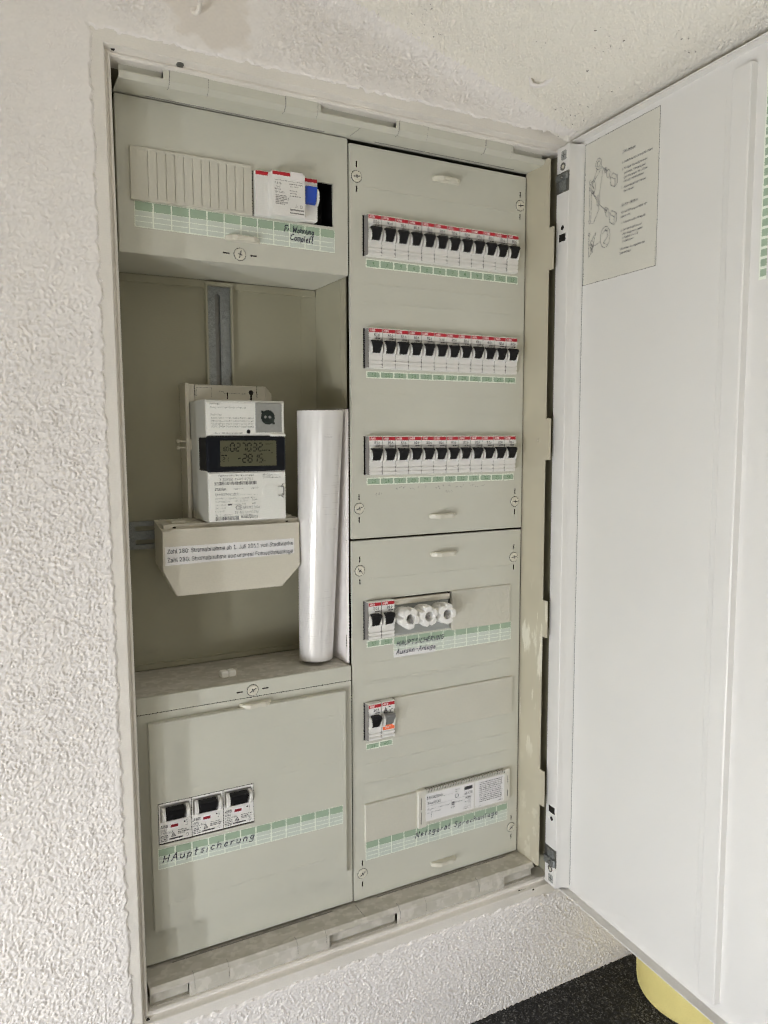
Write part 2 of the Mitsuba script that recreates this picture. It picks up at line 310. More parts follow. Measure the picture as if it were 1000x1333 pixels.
# top and bottom ledges of the inner box with clips
def ledge(z, s, name, m):                                            # s: +1 bottom ledge faces up, -1 top ledge faces down
    P = lambda pts: Polygon([(z+s*a, w) for a, w in pts])
    part(cab, name, ext_u(P([(-2, -5), (0, -5), (0, 31), (-4.6, 35.2), (-6, 34.6), (-2, 30)]), -252.5, 253), m)
    for u0, u1 in ((-212, -49), (42, 203)):
        part(cab, 'ledge_apron', ext_u(P([(-4.6, 35.2), (-20.2, 35.8), (-20.2, 34.0), (-5.6, 34.2)]), u0, u1), m)
    for i, (u0, u1) in enumerate([(-206, -169), (-88, -53), (46, 82), (163, 200)]):
        part(cab, 'ledge_clip', ext_u(P([(.0, 26.0), (.75, 26.2), (.75, 31.4), (-4.2, 36.0), (-14, 36.6), (-14, 35.5), (-4.6, 35.2), (0, 31)]), u0, u1), m)
        part(cab, 'clip_gap', cat(ext_u(P([(.0, 25.4), (.12, 25.4), (.12, 26.0), (0, 26.0)]), u0-.4, u1+.4), *[ext_u(P([(.0, 25.4), (.14, 25.4), (.14, 31.1), (-4.5, 35.35), (-14, 36.15), (-14, 35.9), (-4.6, 35.2), (0, 31)]), q-.25, q+.25) for q in (u0-.36, u1+.36)]), 'grey_ink')
    for u0, u1 in ((-252, -212), (-49, 42), (203, 253)): part(cab, 'ledge_recess', ext_u(P([(-5.5, 28.0), (-20, 29.0), (-20, 27.8), (-5.5, 27.0)]), u0, u1), m); part(cab, 'recess_floor', bx(u0, u1, z-s*19.4-.2, z-s*19.4+.2, 29, 33.4), m)
    for u0, u1 in ((-222, -30), (31, 230)):
        part(cab, 'ledge_slot', bx(u0, u1, z+s*.05-.2, z+s*.05+.2, 1.2, 2.6), 'grey_ink')
    part(cab, 'ledge_seam', bx(-.3, .3, z-.15, z+.15, 4, 31), 'grey_ink')
ledge(-1.2, 1, 'bottom_ledge', 'dusty_ledge'); ledge(904.6, -1, 'top_ledge', 'pebble_plastic')
# small things on the frame
sc = part(cab, 'frame_screw', cat(disc(0, 0, 3.6, 0, 1.3, 16, .5), bx(-2.6, 2.6, -.4, .4, 1.3, 1.5)), 'zinc_dark', frame=FRONT@trimesh.transformations.translation_matrix((-197, 924.2, 40))@trimesh.transformations.rotation_matrix(math.radians(60), (1, 0, 0)))
part(cab, 'frame_hole', disc(-258.5, 924.4, 1.8, 44.6, 45.2, 14), 'dark_gap', frame=FRONT@trimesh.transformations.translation_matrix((0, 0, -4)))
part(cab, 'frame_hole', disc(-257, -27.0, 1.9, 41.2, 42.2, 14), 'dark_gap')
part(cab, 'frame_slot', lines([[(222, -27.2), (225, -28.4), (232, -28.4)]], 2.2, 42.2), 'dark_gap')
part(cab, 'frame_hole', disc(243, -29.8, 1.3, 46.3, 46.6, 12), 'dark_gap')
# mounting rails in the meter bay
mr = part(cab, 'mounting_rail', ext(Polygon([(-138.5, 480), (-111, 480), (-111, 746), (-138.5, 746)], [[(-129, 560), (-123, 560), (-123, 736), (-126, 739), (-129, 736)]]), -98.6, -95), 'galvanised')
part(cab, 'slot_shade', bx(-130, -122, 555, 741, -98.9, -98.65), 'zinc_dark')  # dark plane added behind the rail slot in place of its shade
part(cab, 'rail_channel', cat(bx(-141, -138.8, 480, 750, -98.8, -90), bx(-110.8, -108.6, 480, 750, -98.8, -90), bx(-141, -108.6, 746.4, 750, -98.8, -89.5)), 'back_steel')
part(cab, 'mounting_rail', ext(Polygon([(-240, 443), (-120, 443), (-120, 475), (-240, 475)], [[(-228, 464), (-130, 464), (-130, 469.5), (-228, 469.5)], [(-228, 448.5), (-130, 448.5), (-130, 454), (-228, 454)]]), -98.6, -94), 'galvanised')

# ------------------------------------------------------------------ cover panels
NTXT = {}
def num_mesh(n):
    if n not in NTXT:
        m = txt(str(n), 3.9, 0, 0, 0); m.apply_translation((-(m.bounds[0][0]+m.bounds[1][0])/2, -1.95, 0)); NTXT[n] = m
    return NTXT[n].copy()
def tiles_strip(pn, u0, u1, v0, v1, nums, w=0.0):                    # short strip: one green numbered tile per way
    s = part(pn, 'label_strip', bx(u0, u1, v0, v1, w+.02, w+.35), 'strip_white'); p = (u1-u0)/len(nums); tm = bx(-p/2+.95, p/2-.95, -(v1-v0)/2+1.1, (v1-v0)/2-1.1, w+.36, w+.5)
    for i, n in enumerate(nums):
        c = u0+p*(i+.5); t = tm.copy(); t.apply_translation((c, (v0+v1)/2, 0)); part(s, 'number_tile', t, 'tile_green')
        m = num_mesh(n); m.apply_translation((c+.5, (v0+v1)/2, w+.51)); part(s, 'number', m, 'tile_ink')
def grid_strip(pn, u0, u1, v0, v1, cols, w=0.0, tilt=0.0):           # long strip: green tiles above three rows of blank writing fields
    R = trimesh.transformations.rotation_matrix(tilt, (0, 0, 1), ((u0+u1)/2, (v0+v1)/2, 0)); fr = FRONT@R
    s = part(pn, 'label_strip', bx(u0, u1, v0, v1, w+.02, w+.35), 'strip_white', fr); p = (u1-u0)/cols; h = v1-v0
    g0, rh = v1-.36*h, (.64*h-.5)/3
    for i in range(cols):
        a, b = u0+p*i+.65, u0+p*(i+1)-.65
        part(s, 'tile', bx(a, b, g0, v1-.3, w+.36, w+.45), 'tile_green', fr)
        for k in range(3):
            part(s, 'writing_field', bx(a, b, g0-rh*(k+1)+.35, g0-rh*k-.35, w+.36, w+.42), 'field_grey', fr)
    return s, fr
def panel_screw(pn, u, v, ang, dashes='v', w=0.0):
    s = part(pn, 'screw', cat(disc(u, v, 6.1, w-.5, w+1.3, 28, .5)), 'handle_plastic', smooth=30)
    part(s, 'gap', ext(Point(u, v).buffer(6.8).difference(Point(u, v).buffer(6.15)), w+.02, w+.08), 'dark_gap')
    c, d = math.cos(ang), math.sin(ang)
    part(s, 'slot', lines([[(u-4.2*c, v-4.2*d), (u+4.2*c, v+4.2*d)], [(u+2.2*d, v-2.2*c), (u-2.2*d, v+2.2*c)]], 1.0, w+1.3), 'ink')
    for k in (-1, 1):
        m = bx(u-.8, u+.8, v+k*13.5-3.4, v+k*13.5+3.4, w+.02, w+.1) if dashes == 'v' else bx(u+k*15-3.6, u+k*15+3.6, v-.8, v+.8, w+.02, w+.1)
        part(pn, 'slot_mark', m, 'dark_gap')
def handle(pn, u, v, w=0.0, flip=1):
    p = Polygon([(-18, -1), (-17.5, 2.6), (-13, 7), (-8, 9.2), (-2, 8.4), (4, 7.6), (10, 8.6), (14, 7), (18, 2.4), (18.5, -1)])
    p = affinity.translate(p.buffer(.8), u, w)
    part(pn, 'handle', cat(ext_v(p.buffer(-.8), v-2.6, v+2.6), ext_v(p, v-1.8, v+1.8)), 'handle_plastic', smooth=35)
def emboss(pn, u0, u1, vs, w=0.0):
    for v in vs: part(pn, 'emboss_line', bx(u0, u1, v-.45, v+.45, w+.01, w+.4), 'pebble_plastic')
def cover(label, u0, u1, v0, v1, holes=(), depth=12.0):
    pn = thing('cover_panel', label, 'cover panel', 'cover panels screwed into the cabinet')
    g = .7; P = sbox(u0+g, v0+g, u1-g, v1-g).buffer(-1.2).buffer(1.2); H = unary_union([sbox(*h) for h in holes]) if holes else None
    a, b, c = P, P.buffer(-.35), P.buffer(-.9)
    if H is not None: a, b, c = a.difference(H), b.difference(H), c.difference(H)
    return pn, [ext(a, -depth if not holes else -3.5, -.9), ext(b, -.9, -.3), ext(c, -.3, 0)]
ROW = [(777, 823), (650, 696), (526, 571.5), (328.5, 375), (203.5, 250)]
BX0, PITCH_B = 19.8, 17.85
# upper right: three rows of twelve
up, m = cover('upper right cover panel with three rows of black switches', 0, 252, 450, 900, [(17.1, a, 236.2, b) for a, b in ROW[:3]])
part(up, 'plate', cat(*m), 'pebble_plastic')
for a, b in ROW[:3]:
    part(up, 'shade_lining', cat(bx(14, 240, a-4, b+4, -32, -31), bx(14, 14.6, a-4, b+4, -31, -3.6), bx(14, 240, b+1, b+1.6, -31, -3.6), bx(14, 240, a-1.6, a-1, -31, -3.6), bx(14, 19.7, a-1, b+1, -6, -3.6), bx(17.2, 19.7, a+.2, b-.2, -3.6, -1.2)), 'black_plastic')  # black sheets and gap strips added to stand in for shade in the openings
for i, (a, b) in enumerate([(764.8, 774.6), (639, 647), (513.9, 522.5)]):
    tiles_strip(up, (21, 21.2, 20.8)[i], (239.6, 238.1, 237.2)[i], a, b, range(1+12*i, 13+12*i))
emboss(up, 18, 234, [853.5, 747, 726, 621, 599.5, 497])
for u, v, a in ((9.8, 863.9, .1), (242, 862.8, .2), (10.6, 486.7, .35), (239.6, 485.5, .05)): panel_screw(up, u, v, a)
handle(up, 129, 876.5); handle(up, 126, 472.6)
scr = []
for k in range(26):
    u = 60+k*5.1; 
    if rng.random() < .25: continue
    scr.append([(u+rng.uniform(-1, 3.4), 509+rng.uniform(-1.6, 1.6)+1.0*math.sin(k)) for _ in range(5)])
for k in range(4): scr.append([(33+k*2.6+rng.uniform(-1, 1), 503+rng.uniform(-2, 2)) for _ in range(4)]); scr.append([(132+k*3+rng.uniform(-1, 1), 502.5+rng.uniform(-2, 2)) for _ in range(4)])
part(up, 'pencil_note', lines(scr, .28, .02, .03), 'pencil')
# lower right
lo, m = cover('lower right cover panel with white fuse caps and blanking plates', 0, 251.5, 0, 449, [(15.3, 327.8, 234, 375.6), (15, 203, 56.5, 250.6), (57, 202, 237, 248), (17, 76, 231, 120)])
part(lo, 'plate', cat(*m), 'pebble_plastic')
for h in ((15.3, 327.8, 234, 375.6), (15, 203, 56.5, 250.6)): part(lo, 'shade_lining', cat(bx(h[0]-4, h[2]+4, h[1]-4, h[3]+4, -32, -31), bx(h[0]+.1, h[0]+1.9, h[1]+.2, h[3]-.2, -6, -1.2)), 'black_plastic')  # added black lining paints the shade behind these two openings
tiles_strip(lo, 19.7, 55.8, 317.7, 326.3, (37, 38)); tiles_strip(lo, 18, 54.7, 190.6, 198.2, (39, 40))
g4, fr4 = grid_strip(lo, 56.6, 236, 301, 326, 10); g6, fr6 = grid_strip(lo, 16.8, 233.6, 49.6, 73.4, 12)
emboss(lo, 18, 236, [401, 298, 272, 277.0-1.6, 172, 148])
for u, v, a in ((11, 412.5, -.75), (239, 411.7, .1), (12.2, 34, .6), (240.5, 37, .7)): panel_screw(lo, u, v, a)
handle(lo, 128, 424.6); handle(lo, 130, 19)
rib = Polygon([(141, 325), (233.4, 325), (233.4, 375.6), (141, 375.6)])
bp = part(lo, 'blank_plate', rb(140.6, 233.4, 324.8, 375.8, -4, 2.0, .5), 'blank_plastic')
for k in range(46): part(bp, 'rib', bx(142+k*1.97, 142.9+k*1.97, 326, 374.6, 2.0, 2.28), 'blank_plastic')
part(lo, 'blank_plate', rb(56.6, 238.6, 200, 250.4, -3, 2.6, .5), 'blank_plastic')
part(lo, 'blank_plate', rb(15.4, 91.8, 74.2, 122.6, -3, 3.0, .6), 'blank_plastic')
# upper left
tl, m = cover('upper left cover panel with a ribbed blank plate and one residual current device', -252.3, -.4, 752.5, 904, [(-113.6, 804.6, -19.4, 851.4), (-236, 808, -118, 850)])
part(tl, 'plate', cat(*m), 'pebble_plastic')
part(tl, 'shade_lining', cat(bx(-116, -15, 800, 856, -34, -33), bx(-18.6, -18, 800, 856, -33, -3.6), bx(-116, -18, 852.4, 853, -33, -3.6), bx(-116, -18, 803, 803.6, -33, -3.6), bx(-113.4, -112.7, 804.8, 851.2, -5, -.8)), 'black_plastic')  # added black lining in place of the shaded depth behind this opening
part(tl, 'underside', cat(bx(-251.5, -1.4, 753.2, 755, -98, -3.5), bx(-251.5, -249, 755, 900, -40, -3.5)), 'pebble_plastic')
bp = part(tl, 'blank_plate', cat(rb(-239.4, -115, 804.2, 855.2, -3, 2.6, .5), rb(-239.4, -115, 804.2, 807.2, 0, 3.7, .3), rb(-239.4, -115, 852, 855.2, 0, 3.7, .3)), 'blank_plastic')
edges = [-239.4]+[-222.4+k*8.9 for k in range(12)]+[-115]
for a, b in zip(edges[:-1], edges[1:]): part(bp, 'rib', bx(a+.42, b-.42, 807.0, 852.2, 2.5, 3.7), 'blank_plastic')
gT, frT = grid_strip(tl, -236, -17.8, 777.6, 802.8, 12, tilt=-.012)
handle(tl, -126, 778.6); panel_screw(tl, -128.6, 763.3, 1.3, 'h')
# lower left, a box with a raised field
ll, m = cover('lower left cover box carrying the three main switches below the meter', -251.5, -.4, 1, 299.6, [(-232, 140, -129, 182)])
part(ll, 'plate', cat(*m), 'pebble_plastic')
part(ll, 'shelf', cat(bx(-250.8, -1.1, 296.4, 298.9, -98.4, -3.5), bx(-250.8, -1.1, 285, 298.8, -10, -3.4)), 'dusty_ledge')
part(ll, 'joint', bx(-250.6, -1.3, 280.6, 281.3, .02, .1), 'dark_gap')
rf = sbox(-240.4, 42.6, -12.4, 272).difference(sbox(-233.6, 138.6, -127.8, 184.4))
part(ll, 'raised_field', cat(ext(rf, .01, 7.4), ext(sbox(-239.8, 43.2, -13, 271.4).difference(sbox(-233.6, 138.6, -127.8, 184.4)), 7.4, 8.0)), 'pebble_plastic')
for a, b, c, d in ((-233, -18, 244, 244.6), (-233, -18, 194, 194.6), (-128, -18, 187, 187.5), (-233, -18, 70, 70.6), (-18.6, -18, 194, 244), (-233, -232.4, 194, 244), (-18.6, -18, 100, 187), (-233, -232.4, 70, 110)): part(ll, 'emboss_line', bx(a, b, c, d, 8.0, 8.16), 'pebble_plastic')
gL, frL = grid_strip(ll, -235, -17.4, 111, 133.6, 12, 8.0, -.009)
handle(ll, -122, 272.8); panel_screw(ll, -124, 288.6, .5, 'h')

# handwriting -------------------------------------------------------------------------------------------------
G = {'F': [[(0, 0), (0, 1), (.5, 1)], [(0, .55), (.4, .55)]], 'i': [[(0, .6), (0, 0)], [(.02, .85), (.05, .9)]], ':': [[(.05, .1), (.06, .16)], [(.05, .5), (.06, .56)]],
     'W': [[(0, 1), (.2, 0), (.42, .7), (.62, 0), (.85, 1)]], 'o': [[(.2, .6), (.02, .4), (.05, .1), (.25, 0), (.42, .2), (.38, .5), (.2, .6)]], 'h': [[(0, 1), (0, 0)], [(0, .35), (.2, .6), (.38, .5), (.4, 0)]],
     'n': [[(0, .6), (0, 0)], [(0, .35), (.2, .6), (.38, .5), (.4, 0)]], 'u': [[(0, .6), (.02, .1), (.2, 0), (.38, .15), (.4, .6), (.42, 0)]],
     'g': [[(.4, .55), (.15, .6), (.02, .3), (.2, .05), (.4, .3), (.42, .55), (.38, -.25), (.15, -.35), (.02, -.2)]], 'C': [[(.6, .9), (.3, 1), (.03, .6), (.05, .2), (.3, 0), (.6, .15)]],
     'm': [[(0, .6), (0, 0)], [(0, .4), (.15, .6), (.28, .5), (.28, 0)], [(.28, .4), (.42, .6), (.55, .5), (.56, 0)]], 'p': [[(0, .6), (-.02, -.35)], [(0, .45), (.2, .62), (.4, .4), (.3, .05), (0, .1)]],
     'l': [[(0, 1), (0, .1), (.12, 0)]], 'e': [[(.03, .3), (.38, .35), (.3, .58), (.1, .55), (.02, .25), (.15, 0), (.4, .1)]], 't': [[(.12, 1), (.1, .1), (.25, 0)], [(-.05, .62), (.32, .64)]],
     'H': [[(0, 0), (.05, 1)], [(.5, 0), (.55, 1)], [(.02, .5), (.52, .55)]], 'A': [[(0, 0), (.35, 1), (.55, 0)], [(.12, .35), (.48, .38)]], 'U': [[(0, 1), (.02, .2), (.2, 0), (.42, .15), (.5, 1)]],
     'P': [[(0, 0), (.04, 1)], [(.04, 1), (.4, .95), (.45, .65), (.3, .5), (.02, .48)]], 'T': [[(.28, 0), (.3, 1)], [(-.02, .98), (.6, 1.02)]], 'S': [[(.5, .9), (.2, 1), (.05, .75), (.4, .45), (.42, .12), (.2, 0), (0, .12)]],
     'I': [[(.05, 0), (.1, 1)]], 'E': [[(.45, 1), (.05, 1), (0, 0), (.45, .02)], [(.03, .5), (.35, .52)]], 'R': [[(0, 0), (.04, 1), (.4, .92), (.4, .6), (.05, .5), (.5, 0)]], 'N': [[(0, 0), (.05, 1), (.45, 0), (.52, 1)]],
     'G': [[(.55, .88), (.3, 1), (.03, .6), (.08, .15), (.35, 0), (.55, .2), (.55, .45), (.3, .45)]], 's': [[(.32, .55), (.12, .6), (.05, .42), (.3, .22), (.2, .02), (0, .06)]], '-': [[(.05, .42), (.42, .46)]],
     'a': [[(.38, .55), (.15, .6), (.02, .3), (.15, .02), (.36, .25), (.38, .6), (.4, .05)]], 'c': [[(.36, .5), (.15, .6), (.02, .3), (.15, .02), (.38, .1)]], 'r': [[(0, .6), (.02, 0)], [(.01, .35), (.15, .58), (.32, .55)]],
     'z': [[(0, .58), (.35, .6), (0, .02), (.38, .02)]], 'ä': [[(.38, .55), (.15, .6), (.02, .3), (.15, .02), (.36, .25), (.38, .6), (.4, .05)], [(.1, .8), (.11, .86)], [(.28, .8), (.29, .86)]]}
def script(text, h, u, v, w, gap=.22, slant=.18, width=1.0, rise=0.0, seed=1, fit=None):
    r = np.random.default_rng(seed); segs, x = [], 0.0
    for ch in text:
        if ch == ' ': x += .45; continue
        g = G[ch]; wd = max(p[0] for s in g for p in s); j = r.uniform(-.06, .06)
        for s in g: segs.append([(x+p[0]+slant*p[1], p[1]+j) for p in s])
        x += wd+gap
    k = (fit/x/h) if fit else 1.0
    return lines([[(u+a*h*k, v+b*h+rise*a*h*k) for a, b in s] for s in segs], width, w, .05)
part(gT, 'handwriting', cat(script('Fi: Wohnung', 6.3, -78, 793.2, .46, fit=35, seed=3), script('Complett', 6.3, -71.5, 784.4, .46, fit=28, seed=4)), 'pen_blue', FRONT@trimesh.transformations.rotation_matrix(-.02, (0, 0, 1), (-60, 790, 0)))
part(g4, 'handwriting', cat(script('HAUPTSICHERUNG', 5.8, 61, 314.4, .46, fit=69, seed=5, rise=.01), script('Aussen-Anlage', 6.3, 60, 304.2, .46, fit=58, seed=6, rise=.01)), 'pen_blue')
part(gL, 'handwriting', script('HAuptsicherung', 7.8, -230, 118.4, 8.46, gap=.36, fit=104, seed=7, rise=.012), 'pen_blue')
part(g6, 'handwriting', script('Netzgerät Sprechanlage', 7.2, 88, 60.4, .46, gap=.3, fit=131, seed=8), 'pen_blue')
part(g4, 'backing_label', bx(57, 117, 300.6, 309, .43, .45), 'label_white')

# ------------------------------------------------------------------ circuit breakers, plugged in one by one
PB = 17.7
bprof = Polygon([(-23, -30), (-23, 6.2), (-22.2, 7.6), (-19.3, 7.9), (-19.0, 6.5), (-17.7, 6.5), (-17.4, 8), (-14.8, 8), (-14.5, 6.5), (-13.2, 6.5), (-12.9, 8), (-5.6, 8.0), (-5.0, 7.2), (11.5, 6.6), (12.3, 8), (22.2, 8), (23, 7.2), (23, -30)])
body_m = ext_u(bprof, .12, PB-.12)
cheek = ext_u(Polygon([(-8.6+8.0*(1-math.cos(t)), 7.0+5.2*math.sin(t)) for t in np.linspace(0, math.pi, 15)]), 0, 2.0)
c1, c2 = cheek.copy(), cheek.copy(); c1.apply_translation((1.2, 0, 0)); c2.apply_translation((PB-3.2, 0, 0))
tog = hull([(a, v, w) for v, w, h in ((-5.8, 7.0, 4.6), (-5.4, 10.5, 4.5), (2.6, 14.2, 5.6), (5.6, 15.2, 6.3), (8.2, 13.8, 6.3), (8.6, 7.0, 5.6)) for a in (PB/2-h, PB/2+h)])
red = bx(.7, PB-.3, 17.9, 21.9, 8, 8.06)
abb = txt('ABB', 2.3, 1.8, 18.8, 8.07, True, 1.1)
prt = cat(txt('B16', 3.2, 7.0, 13.2, 8.01, True, .9), bars(9.2, 15.5, 10.2, 12.0, 1, 8.01, 1.0, 3))
seam = bx(-.1, .24, -22.5, 22.4, -5, 8.05)
PART_B = [('body', plydict(body_m, 'white_plastic'), None), ('cheek', plydict(c1, 'white_plastic'), None), ('cheek_001', plydict(c2, 'white_plastic'), None), ('toggle', plydict(tog, 'black_plastic'), 'toggle'),
          ('red_band', plydict(red, 'red_print'), None), ('brand_lettering', plydict(abb, 'white_print'), None), ('print', plydict(prt, 'ink'), None), ('seam', plydict(seam, 'grey_ink'), None)]
rccb_print = cat(bars(9, 14.5, 15, 17, 1, 8.01, .9, 5), lines([[(2.6, 9.5), (5, 15.2), (7.4, 9.5), (2.6, 9.5)], [(5, 10.6), (5, 13)]], .9, 8.01), lines([[(9.6, 8.6), (12, 8.6), (12, 12), (15, 13)], [(10, 11.4), (12, 11.4)]], .6, 8.01))
PART_R = [p if p[0] not in ('toggle', 'print') else ((('toggle', plydict(tog, 'grey_toggle'), None)) if p[0] == 'toggle' else ('print', plydict(rccb_print, 'ink'), None)) for p in PART_B if p[0] != 'seam']
PART_R.append(('orange_label', plydict(bx(1.0, PB-.6, -12.4, -6.4, 8.01, 8.1), 'orange_print'), None)); PART_R.append(('label_print', plydict(bars(4, 13, -11, -8, 2, 8.11, .7, 9), 'white_print'), None))
def breaker(u, v, parts, label, group):
    dy = -rng.uniform(0, .0006); u += rng.uniform(-.06, .06)
    k = thing('circuit_breaker', label, 'circuit breaker', group)
    for n, d, _ in parts: scene[f'{k}__{n}'] = {**d, 'to_world': T().translate((u/1000, dy, v/1000))}
rows = ('top row', 'second row', 'third row of twelve')
ORD = ('leftmost', 'second', 'third', 'fourth', 'fifth', 'sixth', 'seventh', 'eighth', 'ninth', 'tenth', 'eleventh', 'rightmost')
for r in range(3):
    cz = sum(ROW[r])/2
    for i in range(12):
        breaker(BX0+PITCH_B*i+(.1, .1, .1)[r]*0, cz+.1*math.sin(i*1.7+r), PART_B, f'{ORD[i]} white circuit breaker in the {rows[r]}, above green number {12*r+i+1}', 'white circuit breakers with black toggles')
for i in range(2): breaker(17.6+18.3*i, 351.8, PART_B, ('white circuit breaker above green number 37, left of the pair beside the fuse caps', 'white circuit breaker above green number 38, touching the grey fuse holder')[i], 'white circuit breakers with black toggles')
breaker(17.2, 227, PART_B, 'white circuit breaker with black toggle left of the one with an orange label', 'white circuit breakers with black toggles')
breaker(36, 227.2, PART_R, 'circuit breaker with grey toggle and orange label above number 40', 'white circuit breakers with black toggles')

# residual current device
rc = thing('residual_current_device', 'white residual current device with blue switch in the upper left panel', 'residual current device')
part(rc, 'body', cat(rb(-112.6, -94, 804.8, 851, -30, 6.5, .8), rb(-62, -41.2, 806, 851.2, -30, 6.5, .8), rb(-94.4, -61.6, 805.2, 850.6, -30, 5.2, .5), hull([(-103+a, v, w) for v, w in ((807, 6), (828, 8), (849, 6)) for a in (0, 8)])), 'white_plastic')
part(rc, 'centre_block', rb(-98.6, -61.2, 803.4, 848.9, 4, 20, .9), 'white_plastic')
part(rc, 'red_band', bx(-112, -98, 846.2, 850.2, 6.5, 6.6), 'red_print'); part(rc, 'red_band', bx(-98.2, -78.4, 844.6, 848.1, 20, 20.08), 'red_print'); part(rc, 'red_band', bx(-61, -41.8, 846.8, 850.6, 6.5, 6.6), 'red_print')
part(rc, 'paper_tab', rb(-78.2, -64, 841.6, 849.8, 19.6, 20.7, .3), 'sheet_white')
part(rc, 'rocker', hull([(u, v, w) for u0, u1, v, w in ((-56, -44.5, 823, 6), (-57, -45.5, 824, 11.5), (-57.4, -44.4, 840.5, 13.5), (-56.6, -44.6, 841.5, 6)) for u in (u0, u1)]), 'blue_plastic')
part(rc, 'cheek', ext_u(Polygon([(822+9.5*(1-math.cos(t)), 6+7*math.sin(t)) for t in np.linspace(0, math.pi, 14)]), -44.4, -41.6), 'white_plastic')
part(rc, 'print', cat(txt('F 364', 2.0, -96, 835.4, 20.02, True), txt('7 000', 1.5, -95, 832.2, 20.02), txt('In 40A', 1.8, -96, 829.6, 20.02, True, .9), txt('IΔn 0,03A', 1.8, -96, 826.6, 20.02, True, .9), bx(-96, -64, 839.4, 839.8, 20.02, 20.06),
     txt('IEC 1008', 1.6, -79, 833.8, 20.02), bars(-79.5, -64, 836.2, 838, 1, 20.02, .9, 12), bars(-79, -67, 823.6, 831.6, 3, 20.02, .9, 13, .8), bars(-95, -80, 814.6, 824.8, 6, 20.02, 1.0, 14), bx(-79, -63, 806.9, 808.2, 20.02, 20.06), bx(-79, -63, 810.2, 811.8, 20.02, 20.06),
     lines([[(-73, 813.6), (-71.6, 816.6), (-70.2, 813.6), (-73, 813.6)]], .4, 20.02), lines([[(-66+1.5*math.cos(t), 815+1.5*math.sin(t)) for t in np.linspace(0, 6.3, 9)]], .5, 20.02)), 'grey_ink')

# three main switches
def main_switch(i):
    u = -233.2+35.1*i; k = thing('main_switch', ('leftmost', 'middle', 'rightmost')[i]+' of the three white main switches with black rockers', 'main switch', 'white main switches in the lower left box')
    s = lambda m: m.apply_translation((u, 140.2+.1*i, 0)) or m
    fr = Polygon([(0.3, 0), (34.7, 0), (34.7, 43.6), (.3, 43.6)]).difference(Polygon([(1.6, 23), (33.4, 23), (33.4, 42.2), (1.6, 42.2)]))
    part(k, 'body', s(cat(ext(fr, -20, 8.3), bx(1.6, 33.4, 23, 42.2, -20, 1.5), hull([(a, v, w) for v, w in ((42.2, 8.2), (42.2, 1.4), (37, 1.4)) for a in (1.6, 33.4)]), hull([(a, v, w) for v, w in ((23, 8.2), (23, 1.4), (25, 1.4)) for a in (1.6, 33.4)]))), 'white_plastic')
    for a in (2.4, 27.6):
        part(k, 'cheek', s(ext_u(Polygon([(22+8*(1-math.cos(t)), 5.5+6.8*math.sin(t)) for t in np.linspace(0, math.pi, 14)]), a+1.6, a+4.8)), 'white_plastic', smooth=35)
    part(k, 'rocker', s(hull([(a, v, w) for v, w, h in ((24, 6, 9.2), (25, 11.0, 9.0), (36.6, 15, 9.6), (38.2, 7, 9.4)) for a in (17.6-h, 17.6+h)])), 'black_plastic')
    part(k, 'indicator', s(bx(12.4, 20.6, 15.6, 18.6, 8.3, 8.5)), 'red_lens'); part(k, 'indicator_frame', s(bx(10.4, 22.6, 14.2, 20.6, 8.3, 8.4)), 'label_white')
    part(k, 'edge_line', s(cat(bx(0, .35, -.6, 44, 8, 8.36), bx(34.7, 35, -.6, 44, 8, 8.36), bx(0, 35, -.9, .1, 8, 8.36), bx(0, 35, 43.6, 44.1, 8, 8.36))), 'dark_gap')
    part(k, 'brand_lettering', s(txt('ABB', 3.0, 1.4, 16.4, 8.32, True)), 'ink')
    part(k, 'print', s(cat(txt('SHU', 2.3, 1.4, 12.6, 8.32, True), txt('S 701-E63', 2.0, 1.4, 9.6, 8.32, True, .9), bars(1.6, 10, 1.2, 8.6, 4, 8.32, .9, 31+i), bx(10.6, 25, 2.2, 3.8, 8.32, 8.36), bars(20, 33, 6, 12, 3, 8.32, .7, 41+i), lines([[(13, 5.4), (15.2, 9.4), (17.4, 5.4), (13, 5.4)], [(14, 6.6), (16.4, 6.6)]], .7, 8.32),
         disc(27.4, 19, 1.0, 8.32, 8.4, 12), lines([[(30, 20.6), (30, 15), (28.4, 15)]], .35, 8.32), lines([[(20, 8), (33, 8.4)]], .35, 8.32), lines([[(28.4, 4), (30, 6), (31.6, 4), (30, 2), (28.4, 4)]], .3, 8.32), txt('EIN', 1.5, 27, 23.4, 8.32, True))), 'ink')
for i in range(3): main_switch(i)

